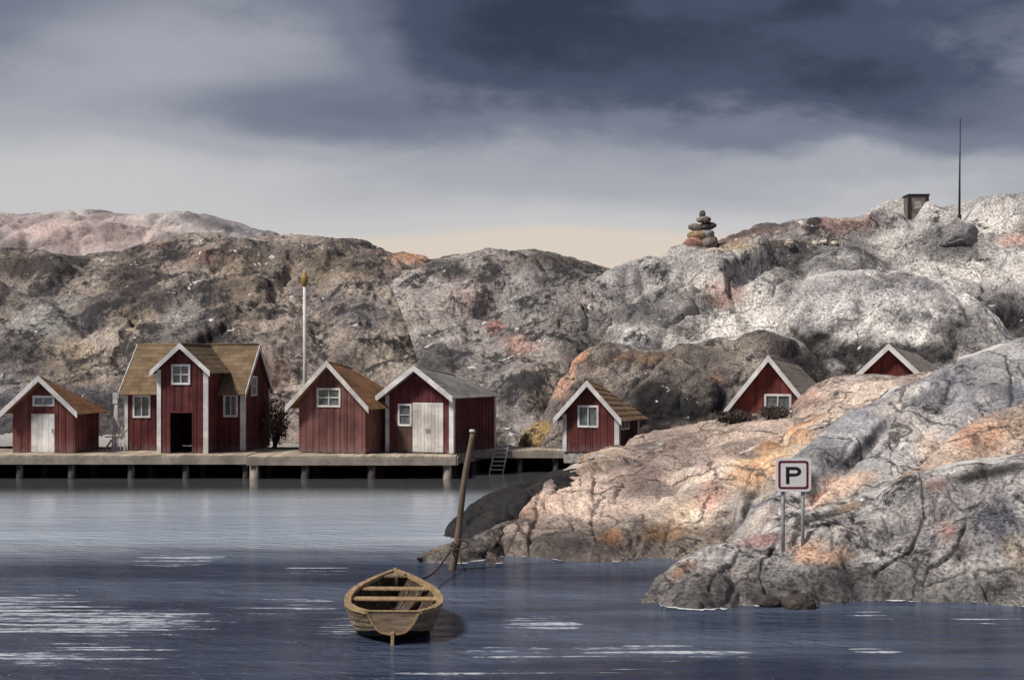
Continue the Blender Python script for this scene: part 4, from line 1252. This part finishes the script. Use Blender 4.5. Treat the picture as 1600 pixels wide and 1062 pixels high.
# 2 large boathouse with a gabled wing
def large_house():
    rnd = random.Random(21)
    X0, X1 = -17.23, -11.84
    Y0, YW = 62.4, 60.6
    w, dep = X1 - X0, 4.1
    root = empty('boathouse', (X0, Y0 + 0.35, ZD), -R(5.5))
    tag(root, 'large red boathouse with ochre roof, projecting gable and dark open doorway', 'boathouse', 'red wooden huts')
    eave, ridge = 2.72, 4.62
    pr = Y0 - YW
    wx0 = (252 - CX) / F * YW - X0
    wx1 = (331 - CX) / F * YW - X0
    # left front, right front
    win_l = (0.38, 1.10, 1.50, 2.42)
    sl_ = wx1 + 0.02
    win_r = (4.52, 5.08, 1.55, 2.45)
    tag(wall_boards((0, 0, 0), (1, 0, 0), (0, -1, 0), wx0, lambda u: eave, [win_l], rnd).build('front_wall', RED2, root), kind='stuff')
    tag(wall_boards((wx1, 0, 0), (1, 0, 0), (0, -1, 0), w - wx1, lambda u: eave, [(win_r[0] - wx1, win_r[1] - wx1, win_r[2], win_r[3])], rnd).build('front_wall', RED2, root), kind='stuff')
    window(root, (0, 0, 0), (1, 0, 0), (0, -1, 0), *win_l, 2, 1)
    window(root, (0, 0, 0), (1, 0, 0), (0, -1, 0), *win_r, 2, 1)
    # gable ends (ridge runs sideways)
    top = lambda u: eave + (ridge - eave) * (1 - abs(u - dep / 2) / (dep / 2))
    win_g = (1.15, 1.95, 2.45, 3.25)
    tag(wall_boards((w, 0, 0), (0, 1, 0), (1, 0, 0), dep, top, [win_g], rnd, splits=(dep / 2,)).build('gable_wall', RED2, root), kind='stuff')
    window(root, (w, 0, 0), (0, 1, 0), (1, 0, 0), *win_g, 2, 2, fw=0.06)
    tag(wall_boards((0, dep, 0), (0, -1, 0), (-1, 0, 0), dep, top, [], rnd, splits=(dep / 2,)).build('gable_wall', RED2, root), kind='stuff')
    tag(wall_boards((w, dep, 0), (-1, 0, 0), (0, 1, 0), w, lambda u: eave, [], rnd).build('back_wall', RED2, root), kind='stuff')
    MB().box(0, w, 0.03, dep, -0.5, -0.04).build('foundation', FOUND, root)
    # main roof, built crosswise in a turned frame
    sl = (ridge - eave) / (dep / 2)
    ov = 0.30
    for s in (0, 1):
        ry, rz = dep / 2, ridge + 0.02
        ey, ez = (-ov, eave - ov * sl + 0.02) if s == 0 else (dep + ov, eave - ov * sl + 0.02)
        v = Vector((0, ey - ry, ez - rz))
        n = Vector((0, -v.z, v.y)).normalized()
        if n.z < 0:
            n = -n
        mb = MB()

        def strip(t0, t1, xa, xb, h0, h1, th):
            a0 = Vector((0, ry, rz)) + v * t0 + n * h0
            a1 = Vector((0, ry, rz)) + v * t1 + n * h1
            ps = []
            for bo in (0, th):
                for p_, x_ in ((a0, xa), (a1, xa), (a1, xb), (a0, xb)):
                    q = p_ + n * bo
                    ps.append((x_, q.y, q.z))
            mb.hexa(ps)
        strip(0, 1, -0.18, w + 0.12, 0, 0, 0.045)
        C_ = 12
        for k in range(C_):
            xx = -0.2
            while xx < w + 0.14:
                L = min(rnd.uniform(0.35, 0.5), w + 0.14 - xx)
                strip(k / C_ - (0.015 if k else 0), (k + 1) / C_ + 0.01, xx, xx + L - 0.006, 0.046 + rnd.uniform(0, .004), 0.056 + rnd.uniform(0, .007), 0.014)
                xx += L
        mb.build('roof_slope', ROOF_OCHRE, root)
        for xa in (-0.245, w + 0.145):
            pts = [(ry, ridge + 0.14), (ey, ez + 0.12), (ey, ez - 0.13), (ry, ridge - 0.13)]
            b_ = MB()
            b_.add([(xa, y_, z_) for y_, z_ in pts] + [(xa + 0.03, y_, z_) for y_, z_ in pts], [(0, 1, 2, 3), (7, 6, 5, 4), (0, 4, 5, 1), (1, 5, 6, 2), (2, 6, 7, 3), (3, 7, 4, 0)])
            b_.build('bargeboard', WHITE, root)
    MB().tube([(-0.2, dep / 2, ridge + 0.11), (w + 0.14, dep / 2, ridge + 0.11)], 0.055, 8).build('ridge_cap', ROOF_OCHRE, root, smooth=True)
    # projecting wing
    ww = wx1 - wx0
    weave, wridge = 3.62, 4.60
    wtop = lambda u: weave + (wridge - weave) * (1 - abs(u - ww / 2) / (ww / 2))
    door = (ww * 0.25, ww * 0.70, 0.0, 1.74)
    wwin = (ww * 0.30, ww * 0.64, 3.00, 3.78)
    tag(wall_boards((wx0, -pr, 0), (1, 0, 0), (0, -1, 0), ww, wtop, [door, wwin], rnd, splits=(ww / 2,)).build('wing_front_wall', RED2, root), kind='stuff')
    window(root, (wx0, -pr, 0), (1, 0, 0), (0, -1, 0), *wwin, 2, 2)
    tag(wall_boards((wx1, -pr, 0), (0, 1, 0), (1, 0, 0), pr + 1.2, lambda u: weave, [], rnd).build('wing_side_wall', RED2, root), kind='stuff')
    tag(wall_boards((wx0, 1.2, 0), (0, -1, 0), (-1, 0, 0), pr + 1.2, lambda u: weave, [], rnd).build('wing_side_wall', RED2, root), kind='stuff')
    fr = MB()
    a, b_, c, d = door
    fr.box(wx0 + a - 0.05, wx0 + a, -pr - 0.045, -pr + 0.03, c, d + 0.05)
    fr.box(wx0 + b_, wx0 + b_ + 0.05, -pr - 0.045, -pr + 0.03, c, d + 0.05)
    fr.box(wx0 + a, wx0 + b_, -pr - 0.045, -pr + 0.03, d, d + 0.05)
    fr.build('door_frame', RED2, root)
    wov = 0.24
    wsl = (wridge - weave) / (ww / 2)
    for s in (-1, 1):
        ex = wx0 - wov if s < 0 else wx1 + wov
        roof_slope(root, (wx0 + ww / 2, wridge + 0.02), (ex, weave - wov * wsl + 0.02), -pr - 0.35, dep / 2 - 0.1, ROOF_OCHRE, rnd, 6)
        zt = weave - wov * wsl
        pts = [(wx0 + ww / 2, wridge + 0.15), (ex, zt + 0.14), (ex, zt - 0.10), (wx0 + ww / 2, wridge - 0.10)]
        MB().prism_xz(pts, -pr - 0.395, -pr - 0.372).build('bargeboard', WHITE, root)
    MB().tube([(wx0 + ww / 2, -pr - 0.36, wridge + 0.11), (wx0 + ww / 2, dep / 2 - 0.1, wridge + 0.11)], 0.05, 8).build('ridge_cap', ROOF_OCHRE, root, smooth=True)
    cw = 0.15
    for xa in (-0.03, ):
        MB().box(xa, xa + cw, -0.066, -0.032, 0, eave - 0.02).build('corner_board', WHITE, root)
    MB().box(w - cw, w + 0.066, -0.066, -0.032, 0, eave - 0.02).build('corner_board', WHITE, root)
    MB().box(w + 0.032, w + 0.066, -0.030, 0.12, 0, eave - 0.02).build('corner_board', WHITE, root)
    MB().box(w + 0.032, w + 0.066, dep - cw, dep + 0.03, 0, eave - 0.02).build('corner_board', WHITE, root)
    MB().box(wx0 - 0.03, wx0 + cw, -pr - 0.066, -pr - 0.032, 0, weave - 0.02).build('corner_board', WHITE, root)
    MB().box(wx1 - cw, wx1 + 0.066, -pr - 0.066, -pr - 0.032, 0, weave - 0.02).build('corner_board', WHITE, root)
    return root


large_house()

# ================================================================== rowing boat
def rowing_boat():
    L = 3.75
    stern = wl(613, 1006)
    root = empty('rowing_boat', (stern.x, stern.y + 0.05, 0.055), R(-0.6))
    tag(root, 'old open wooden rowing boat moored with its stern towards the viewer', 'boat')
    root.rotation_euler = (0, R(1.0), R(4.2))

    def half(t):
        return float(np.interp(t, [0, 0.08, 0.2, 0.38, 0.55, 0.7, 0.82, 0.92, 1.0], [0.45, 0.68, 0.83, 0.85, 0.79, 0.66, 0.47, 0.26, 0.03]))

    def sheer(t):
        return float(np.interp(t, [0, 0.25, 0.5, 0.75, 1.0], [0.50, 0.50, 0.51, 0.55, 0.64]))

    def keel(t):
        return float(np.interp(t, [0, 0.10, 0.24, 0.8, 0.93, 1.0], [0.10, -0.01, -0.13, -0.14, 0.0, 0.34]))

    def sec(t, s):
        """point on the starboard hull section, s=0 keel .. 1 gunwale"""
        b_, zt, zk = half(t), sheer(t), keel(t)
        full = float(np.interp(t, [0, 0.15, 0.3, 0.6, 0.85, 1.0], [0.42, 0.22, 0.16, 0.24, 0.5, 1.0]))
        x = b_ * (s ** full) * (1 - 0.0 * s)
        z = zk + (zt - zk) * (s ** 1.15)
        return x, z

    def yy(t, s):
        return L * t + 0.10 * s * (1 if t > 0.9 else 0) * (t - 0.9) * 10 - 0.06 * s * (1 - min(1, t * 6))

    K = 5
    NT_ = 26
    edges = [0.0, 0.30, 0.46, 0.64, 0.82, 1.0]
    mats = [BOAT_TAR, BOAT_PALE, BOAT_PALE, BOAT_MID, BOAT_MID]
    for side in (-1, 1):
        for k in range(K):
            s0, s1 = edges[k], min(1.0, edges[k + 1] + 0.025)
            vs, fs = [], []
            ns = 5
            for i in range(NT_ + 1):
                t = i / NT_
                for (off_lo, off_hi) in ((0.030, 0.010), (0.012, -0.006)):
                    for j in range(ns):
                        f_ = j / (ns - 1)
                        s = s0 + (s1 - s0) * f_
                        x, z = sec(t, s)
                        x2, z2 = sec(t, min(1, s + 0.01))
                        x1_, z1_ = sec(t, max(0.0, s - 0.01))
                        tx, tz = x2 - x1_, z2 - z1_
                        ln = math.hypot(tx, tz) + 1e-6
                        nx, nz = tz / ln, -tx / ln
                        off = off_lo + (off_hi - off_lo) * f_
                        vs.append((side * max(0.0, x + nx * off), yy(t, s), z + nz * off))
            st = 2 * ns
            for i in range(NT_):
                a, b_ = i * st, (i + 1) * st
                for j in range(ns - 1):
                    fs.append((a + j, b_ + j, b_ + j + 1, a + j + 1))
                    fs.append((a + ns + j, a + ns + j + 1, b_ + ns + j + 1, b_ + ns + j))
                fs.append((a, a + ns, b_ + ns, b_))
                fs.append((a + ns - 1, b_ + ns - 1, b_ + 2 * ns - 1, a + 2 * ns - 1))
            e = NT_ * st
            fs.append(tuple(range(ns)) + tuple(range(2 * ns - 1, ns - 1, -1)))
            o = MB().add(vs, fs).build('strake', mats[k], root, smooth=False)
    # inner lining
    vs, fs = [], []
    nn = 15
    for i in range(NT_ + 1):
        t = min(i / NT_, 0.985)
        for j in range(nn):
            q = -1 + 2 * j / (nn - 1)
            x, z = sec(t, abs(q))
            vs.append((math.copysign(max(0, x - 0.025), q), yy(t, abs(q)) + (0.03 if i == 0 else 0), max(z + 0.022, keel(t) + 0.05)))
    for i in range(NT_):
        for j in range(nn - 1):
            fs.append((i * nn + j, i * nn + j + 1, (i + 1) * nn + j + 1, (i + 1) * nn + j))
    MB().add(vs, fs).build('inner_hull', BOAT_DARK, root, smooth=True)
    # gunwales
    for side in (-1, 1):
        vs, fs = [], []
        for i in range(NT_ + 1):
            t = i / NT_
            x, z = sec(t, 1.0)
            y_ = yy(t, 1.0)
            wi = 0.075 if t < 0.85 else 0.075 - 0.15 * (t - 0.85) * 1.8
            for dx_, dz_ in ((0.045, -0.035), (0.045, 0.028), (-wi, 0.028), (-wi, -0.035)):
                vs.append((side * max(0.0, x + dx_), y_, z + dz_))
        for i in range(NT_):
            a, b_ = 4 * i, 4 * i + 4
            for j in range(4):
                fs.append((a + j, a + (j + 1) % 4, b_ + (j + 1) % 4, b_ + j))
        fs += [(0, 1, 2, 3), (4 * NT_ + 3, 4 * NT_ + 2, 4 * NT_ + 1, 4 * NT_)]
        MB().add(vs, fs).build('gunwale', BOAT_LIGHT, root)
    # transom: raised wineglass board, with rim
    pts = []
    for q in np.linspace(1, 0, 9):
        x, z = sec(0.0, q)
        pts.append((x + 0.012, z))
    outline = pts + [(-x, z) for x, z in pts[::-1][1:]]
    outline[0] = (outline[0][0], outline[0][1] + 0.0)
    crown = [(-0.25, sheer(0) + 0.012), (0, sheer(0) + 0.018), (0.25, sheer(0) + 0.012)]
    tr = MB().prism_xz(outline + crown, -0.085, -0.02).build('transom', BOAT_TRANSOM, root)
    # rim strip round the transom
    ring_o = outline
    cxm, czm = 0.0, 0.36
    ring_i = [((x - cxm) * 0.90, czm + (z - czm) * 0.90) for x, z in outline]
    vs = [(x, -0.105, z) for x, z in ring_o] + [(x, -0.105, z) for x, z in ring_i] + [(x, -0.083, z) for x, z in ring_o] + [(x, -0.083, z) for x, z in ring_i]
    n = len(ring_o)
    fs = []
    for i in range(n - 1):
        fs += [(i, i + 1, n + i + 1, n + i), (i, 2 * n + i, 2 * n + i + 1, i + 1), (n + i, n + i + 1, 3 * n + i + 1, 3 * n + i)]
    MB().add(vs, fs).build('transom_rim', BOAT_LIGHT, tr)
    MB().box(-0.44, 0.44, -0.10, -0.03, sheer(0) + 0.008, sheer(0) + 0.030).build('transom_cap', BOAT_LIGHT, tr, bevel=0.006)
    # sternpost and keel
    MB().hexa([(-0.03, -0.20, -0.30), (0.03, -0.20, -0.30), (0.03, 0.1, -0.30), (-0.03, 0.1, -0.30), (-0.03, -0.135, 0.17), (0.03, -0.135, 0.17), (0.03, -0.02, 0.17), (-0.03, -0.02, 0.17)]).build('sternpost', BOAT_LIGHT, root, bevel=0.006)
    MB().box(-0.028, 0.028, 0.1, L * 0.9, -0.30, -0.11).build('keel', BOAT_TAR, root)
    MB().hexa([(-0.03, L * 0.93, -0.1), (0.03, L * 0.93, -0.1), (0.03, L * 0.97, -0.1), (-0.03, L * 0.97, -0.1), (-0.035, L + 0.04, 0.68), (0.035, L + 0.04, 0.68), (0.035, L + 0.14, 0.70), (-0.035, L + 0.14, 0.70)]).build('stem', BOAT_LIGHT, root, bevel=0.008)
    # thwarts
    for t, dz_, wd in ((0.42, 0.03, 0.30), (0.68, 0.03, 0.28)):
        x, z = half(t) - 0.05, sheer(t) - dz_
        MB().box(-x, x, L * t - wd / 2, L * t + wd / 2, z - 0.04, z).build('thwart', BOAT_LIGHT, root, bevel=0.008)
    # ribs
    for t in (0.14, 0.24, 0.36, 0.46, 0.66, 0.76, 0.86):
        pts = []
        for q in np.linspace(-1, 1, 15):
            x, z = sec(t, abs(q))
            pts.append((math.copysign(max(0, x - 0.045), q), yy(t, abs(q)), max(z + 0.01, keel(t) + 0.06)))
        MB().tube(pts, 0.020, 6).build('rib', BOAT_MID, root)
    for k in range(-2, 3):
        MB().box(k * 0.15 - 0.065, k * 0.15 + 0.065, 0.35, L * 0.72, 0.035, 0.055).build('floor_board', BOAT_DARK, root)
    # breasthook
    t = 0.90
    MB().add([(-half(t) + 0.06, L * t, sheer(t)), (half(t) - 0.06, L * t, sheer(t)), (0, L * 0.99, sheer(0.99)), (-half(t) + 0.06, L * t, sheer(t) - 0.03), (half(t) - 0.06, L * t, sheer(t) - 0.03), (0, L * 0.99, sheer(0.99) - 0.03)],
             [(0, 1, 2), (5, 4, 3), (0, 3, 4, 1), (1, 4, 5, 2), (2, 5, 3, 0)]).build('breasthook', BOAT_MID, root)
    return root


boat = rowing_boat()

# ================================================================== mooring pole and rope
pole_d = 33.0
pb, pt = at(706.5, 892, pole_d), at(738, 674, pole_d - 0.1)
rpl = random.Random(11)
root = empty('mooring_pole', (pb.x, pb.y, 0))
tag(root, 'leaning weathered wooden mooring pole standing in the water', 'pole')
n = 22
pts, rad = [], []
for i in range(n):
    f_ = -0.28 + 1.28 * i / (n - 1)
    q = pb + (pt - pb) * f_ - root.location
    q += Vector((0.022 * math.sin(f_ * 7.5), 0.02 * math.cos(f_ * 5), 0))
    pts.append(q)
    rad.append(0.084 - 0.020 * max(0, f_) + rpl.uniform(-0.004, 0.004))
MB().tube(pts, rad, 14, wob=0.05, rnd=rpl).build('shaft', DRIFT, root, smooth=True)
ptl = pt - root.location
dirp = (pt - pb).normalized()
MB().tube([ptl - dirp * 0.02, ptl + dirp * 0.03, ptl + dirp * 0.05], [0.070, 0.074, 0.045], 14).build('pale_end_cap', GREYWHITE, root, smooth=True)

rope = empty('mooring_rope', (pb.x, pb.y, 0))
tag(rope, 'dark rope looped round the leaning pole and tied to the boat', 'rope')
fr_ = 0.165


def pole_at(f_):
    return pb + (pt - pb) * f_ - rope.location


loopm = MB()
pts = []
for k in range(64):
    a = k / 64 * 2 * math.pi * 3.5
    c = pole_at(0.16 + 0.055 * k / 64 + 0.006 * math.sin(a * 2.3))
    r_ = 0.104 + 0.012 * math.sin(a * 1.7)
    pts.append(c + Vector((math.cos(a) * r_, math.sin(a) * r_, 0.03 * math.sin(a + 1))))
loopm.tube(pts, 0.021, 8)
loopm.build('coil', ROPE, rope, smooth=True)
lp = MB()
c0 = pole_at(0.19)
pts = [c0 + Vector((0.05 + 0.24 * math.sin(math.pi * k / 16) * (1 if k else 0), -0.11, 0.10 * math.cos(math.pi * k / 16) + 0.03)) for k in range(17)]
lp.tube(pts, 0.02, 8)
lp.build('loop', ROPE, rope, smooth=True)
tl = MB()
c0 = pole_at(0.13)
tl.tube([c0 + Vector((0.10, -0.08, 0.06)), c0 + Vector((0.15, -0.10, -0.1)), c0 + Vector((0.16, -0.1, -0.22)), c0 + Vector((0.23, -0.12, -0.33)), c0 + Vector((0.27, -0.1, -0.42))], [0.02, 0.02, 0.018, 0.016, 0.012], 8)
tl.build('loose_end', ROPE, rope, smooth=True)
bow = boat.location + Euler(boat.rotation_euler).to_matrix() @ Vector((0.20, 3.42, 0.63)) - rope.location
st_ = pole_at(0.155) + Vector((-0.10, -0.05, 0))
pts = []
for k in range(25):
    f_ = k / 24
    q = bow.lerp(st_, f_)
    q.z -= 0.34 * math.sin(math.pi * f_) * (1 - 0.25 * f_)
    pts.append(q)
MB().tube(pts, 0.026, 8).build('line', ROPE, rope, smooth=True)

# ================================================================== parking sign
fa, fb_ = ray_px(1221, 858), ray_px(1255.5, 855)
sd = (fa.y + fb_.y) / 2
sc_ = sd / F
sroot = empty('parking_sign', (fa.x + fb_.x, 0, 0))
sroot.location = ((fa.x + fb_.x) / 2, sd - 0.05, min(fa.z, fb_.z))
tag(sroot, 'white square parking sign with dark red border and letter P on two posts', 'sign')
sl0 = sroot.location
cen = at(1238.5, 741, sd - 0.05) - sl0
hw, hh = 27.5 * sc_, 26 * sc_


def rrect(hx, hz, r, n=6):
    pts = []
    for cx_, cz_, a0 in ((hx - r, hz - r, 0), (-hx + r, hz - r, 90), (-hx + r, -hz + r, 180), (hx - r, -hz + r, 270)):
        for k in range(n + 1):
            a = R(a0 + 90 * k / n)
            pts.append((cx_ + r * math.cos(a), cz_ + r * math.sin(a)))
    return pts


def shift(pts):
    return [(x + cen.x, z + cen.z) for x, z in pts]


plate = MB().prism_xz(shift(rrect(hw, hh, 0.075)), -0.075, -0.055).build('plate', SIGNWHITE, sroot)


def ring(mb, o_, i_, y0, y1):
    n_ = len(o_)
    vs = [(x, y0, z) for x, z in o_] + [(x, y0, z) for x, z in i_] + [(x, y1, z) for x, z in o_] + [(x, y1, z) for x, z in i_]
    fs = []
    for i in range(n_):
        j = (i + 1) % n_
        fs += [(i, j, n_ + j, n_ + i), (2 * n_ + i, 3 * n_ + i, 3 * n_ + j, 2 * n_ + j), (i, 2 * n_ + i, 2 * n_ + j, j), (n_ + i, n_ + j, 3 * n_ + j, 3 * n_ + i)]
    return mb.add(vs, fs)


e_ = 4.0 * sc_
ring(MB(), shift(rrect(hw - e_, hh - e_, 0.06)), shift(rrect(hw - e_ - 3.4 * sc_, hh - e_ - 3.4 * sc_, 0.035)), -0.0795, -0.0735).build('border', SIGNRED, plate)
# the letter P: stem and bowl as one solid outline
u = sc_


def letter_p():
    mb = MB()
    st_w = 5.0
    mb.prism_xz(shift([(-11.5 * u, -14 * u), (-6.2 * u, -14 * u), (-6.4 * u, 12.5 * u), (-11.8 * u, 12.5 * u)]), -0.080, -0.0735)
    out, inn = [], []
    # bowl path
    oc = [(-6.5, 12.5), (3.5, 12.5), (8.5, 11.2), (11.6, 8.0), (12.0, 4.0), (10.2, 0.6), (6.5, -1.6), (1.5, -2.4), (-6.5, -2.4)]
    ic = [(-6.5, 7.9), (2.8, 7.9), (5.4, 7.2), (6.6, 5.9), (6.8, 4.6), (6.0, 3.2), (4.2, 2.4), (1.0, 2.2), (-6.5, 2.2)]
    n_ = len(oc)
    vs = []
    for y_ in (-0.0803, -0.0735):
        vs += [(x * u + cen.x, y_, z * u + cen.z) for x, z in oc] + [(x * u + cen.x, y_, z * u + cen.z) for x, z in ic]
    fs = []
    for i in range(n_ - 1):
        j = i + 1
        fs += [(i, j, n_ + j, n_ + i), (i, 2 * n_ + i, 2 * n_ + j, j), (n_ + i, n_ + j, 3 * n_ + j, 3 * n_ + i)]
    mb.add(vs, fs)
    return mb


letter_p().build('letter', SIGNBLACK, plate)
for f_ in (fa, fb_):
    x = f_.x - sl0.x
    MB().tube([(x, 0, f_.z - sl0.z - 0.35), (x, 0, cen.z + hh * 0.8)], 0.040, 12).build('post', STEEL, sroot, smooth=True)
    for zz in (0.55, -0.55):
        MB().box(x - 0.06, x + 0.06, -0.057, 0.045, cen.z + hh * zz - 0.02, cen.z + hh * zz + 0.02).build('clamp', STEEL, sroot)

# ================================================================== things on the skyline
# cairn
cb = at(1095, 392, 83.2)
gz = drop_to(cb.x, cb.y).z
cairn = empty('cairn', (cb.x, cb.y, gz))
tag(cairn, 'stacked stone cairn on the skyline of the right hill', 'cairn')
cs = cb.y / F
off_z = max(-0.3, cb.z - gz)
STN = [(1083, 384, 17, 12, (0, -0.12, 0), g((168, 128, 116))), (1106, 382, 17, 12, (0, -0.2, 0), g((134, 122, 114))), (1092, 369, 18, 7.5, (0, -0.03, 0), g((150, 126, 100))), (1105, 368, 11, 7, (0, 0, 0), g((140, 140, 142))),
       (1085, 356.5, 11, 5.6, (0, 0.05, 0), g((150, 144, 140))), (1105, 355, 15, 6.2, (0, -0.12, 0), g((84, 80, 78))), (1099, 345.5, 11.5, 5.6, (0, 0, 0), g((140, 124, 116))), (1097.5, 337, 5.0, 6.6, (0, 0.1, 0), g((92, 88, 84))),
       (1068, 391, 8, 8, (0, 0, 0), g((90, 86, 86)))]
for k, (px, py, rx, ry, rt, c) in enumerate(STN):
    q = at(px, py, cb.y) - Vector((cb.x, cb.y, cb.z)) + Vector((0, 0, off_z))
    q.y += 0.1 * ((k * 7) % 3 - 1)
    boulder('stone', q, (rx * cs, rx * cs * 0.85, ry * cs * 1.05), M_LICHEN, c, 40 + k, rough=0.16, sub=3, rot=rt, parent=cairn, cut=0.12)

# square stone hut
hb = ray_px(1435, 333)
hut = empty('stone_hut', (hb.x, hb.y, hb.z - 0.05))
tag(hut, 'tiny square dark stone hut on the right skyline', 'hut')
hs = hb.y / F
STONEW = plain('hut_stone', (0.17, 0.155, 0.14), 0.95, 0, 0.6, 2.0)
MB().box(-15 * hs, 13 * hs, 0, 1.2, -0.4, 22 * hs + 0.25).build('wall', STONEW, hut, bevel=0.05)
MB().box(-17 * hs, 18 * hs, -0.08, 1.3, 22 * hs + 0.255, 25 * hs + 0.25).build('roof', IRON, hut, bevel=0.04)
MB().box(-16.5 * hs, -12.5 * hs, -0.07, 0.1, -0.3, 22 * hs + 0.24).build('frame_post', IRON, hut)
MB().box(12 * hs, 16 * hs, -0.07, 0.1, -0.3, 22 * hs + 0.24).build('frame_post', IRON, hut)
MB().box(-6 * hs, 5 * hs, -0.02, 0.1, 0.3, 14 * hs + 0.25).build('pale_slab', FOUND, hut, bevel=0.03)

# mast
mbp = at(1499, 322, 88.5)
mz = drop_to(mbp.x, mbp.y).z
mast = empty('radio_mast', (mbp.x, mbp.y, mz))
tag(mast, 'tall thin dark mast on the right skyline', 'mast')
topz = at(1501, 186, mbp.y).z - mz
MB().tube([(0, 0, -0.4), (0.02, 0, topz * 0.45), (0.06, 0, topz)], [0.085, 0.055, 0.03], 8).build('shaft', IRON, mast, smooth=True)
MB().tube([(0, 0, -0.3), (0, 0, 0.35)], [0.16, 0.12], 10).build('foot', IRON, mast)

# pale stones near the cairn
for k, (px, py, rx, ry, lab) in enumerate(((1233, 383, 9, 8, 'largest pale pointed stone on the dark ledge right of the cairn'), (1273, 381, 5, 4, 'left one of two touching pale stones on the ledge'),
                                           (1287, 379, 6, 3.5, 'right one of two touching pale stones on the ledge'), (1304, 381, 6, 4, 'rightmost small pale stone on the ledge below the skyline'))):
    r_ = ray_px(px, py)
    s_ = r_.y / F
    o = boulder('pale_stone', r_ + Vector((0, -0.05, 0.05)), (rx * s_, rx * s_ * 0.8, ry * s_), M_PALE, g((226, 214, 196)), 70 + k, rough=0.25, sub=3, cut=0.25)
    tag(o, lab, 'stone', 'pale stones on the ledge')

# white pole with ochre head
fp = at(476.5, 596, 66.5)
fl_ = empty('lamp_pole', (fp.x, fp.y, 1.0))
tag(fl_, 'tall white pole with ochre lamp head behind the faded red boathouse', 'lamp pole')
tz = at(476, 447, fp.y).z - 1.0
MB().tube([(0, 0, -0.6), (0, 0, tz * 0.6), (-0.02, 0, tz)], [0.11, 0.095, 0.075], 12).build('pole', POLEWHITE, fl_, smooth=True)
lh = MB()
lh.tube([(-0.02, 0, tz - 0.02), (-0.02, 0, tz + 0.06), (-0.02, 0, tz + 0.24), (-0.02, 0, tz + 0.46), (-0.02, 0, tz + 0.58), (-0.02, 0, tz + 0.64)], [0.08, 0.14, 0.18, 0.16, 0.09, 0.03], 16)
lh.build('lamp_head', OCHRE, fl_, smooth=True)
MB().tube([(-0.02, 0, tz + 0.63), (-0.02, 0, tz + 0.80)], [0.05, 0.03], 8).build('finial', POLEWHITE, fl_)

# white fence bits and pale board between the two left huts
fx = at(184, 706, 62.3)
fen = empty('picket_fence', (fx.x, fx.y, 1.0))
tag(fen, 'short white picket fence with slanting rail between the two left boathouses', 'fence')
for k in range(4):
    MB().box(-0.22 + k * 0.15, -0.15 + k * 0.15, 0, 0.03, -0.08, 0.72 + 0.05 * (k % 2)).build('picket', WHITE, fen)
MB().tube([(-0.55, -0.03, 0.62), (0.1, -0.03, 0.63), (0.48, -0.03, 0.98)], 0.03, 6).build('rail', TIMBER, fen)
MB().tube([(-0.62, -0.05, -0.05), (-0.25, -0.05, 0.5)], 0.04, 6).build('brace', TIMBER, fen)
bx_ = at(179, 650, 63.5)
pbd = empty('pale_board', (bx_.x, bx_.y, 1.0))
tag(pbd, 'upright pale weathered board beside the large boathouse corner', 'board')
MB().hexa([(-0.16, 0, -0.1), (0.16, 0, -0.1), (0.16, 0.05, -0.1), (-0.16, 0.05, -0.1), (-0.02, 0.04, 2.0), (0.12, 0.04, 2.0), (0.12, 0.09, 2.0), (-0.02, 0.09, 2.0)]).build('lower_plank', WHITE, pbd)
MB().box(-0.10, 0.12, 0.05, 0.09, 2.05, 2.55).build('upper_plank', WHITE, pbd)


# ================================================================== shrubs
def shrub(name, label, loc, rx, ry, rz, mat, seed, n=1500, leaf=0.07):
    rnd = random.Random(seed)
    root = empty(name, loc)
    tag(root, label, 'shrub', 'dark shrubs')
    st = MB()
    tips = []
    for k in range(16):
        a = rnd.uniform(0, 2 * math.pi)
        r_ = rnd.uniform(0.2, 0.95)
        tip = Vector((math.cos(a) * rx * r_, math.sin(a) * ry * r_, rz * rnd.uniform(0.55, 1.0) * math.sqrt(max(0.05, 1 - 0.7 * r_ * r_))))
        tips.append(tip)
        m_ = tip * 0.5 + Vector((rnd.uniform(-.1, .1), rnd.uniform(-.1, .1), 0.1))
        st.tube([(0, 0, -0.3), m_, tip], [0.03, 0.02, 0.008], 5)
    st.build('stem', BARK, root)
    lf = MB()
    for k in range(n):
        t = rnd.choice(tips)
        p_ = t * rnd.uniform(0.45, 1.05) + Vector((rnd.gauss(0, rx * 0.16), rnd.gauss(0, ry * 0.16), rnd.gauss(0, rz * 0.12)))
        q = Euler((rnd.uniform(0, 6), rnd.uniform(0, 6), rnd.uniform(0, 6))).to_matrix()
        s_ = leaf * rnd.uniform(0.6, 1.5)
        lf.add([p_ + q @ Vector(v) * s_ for v in ((-1, 0, 0), (0, -0.45, 0.1), (1, 0, 0), (0, 0.45, 0.1))], [(0, 1, 2, 3)])
    o = lf.build('foliage', mat, root)
    tag(o, kind='stuff')
    return root


shrub('shrub', 'russet shrub at the right gable of the large boathouse', at(428, 700, 65.5) + Vector((0, 0, 0.05)), 0.7, 0.8, 2.3, RUSTBUSH, 3, 1300, 0.07)
for k, (px, py, rx, rz, mt, lab) in enumerate(((1212, 648, 0.7, 0.5, HEATHER, 'dark shrub under the window of the hillside hut'), (1150, 655, 0.8, 0.45, HEATHER, 'low dark shrub left below the hillside hut'))):
    q = ray_px(px, py + 6)
    shrub('shrub', lab, q + Vector((0, 0.2, -0.05)), rx, rx, rz, mt, 10 + k, 1300, 0.06)
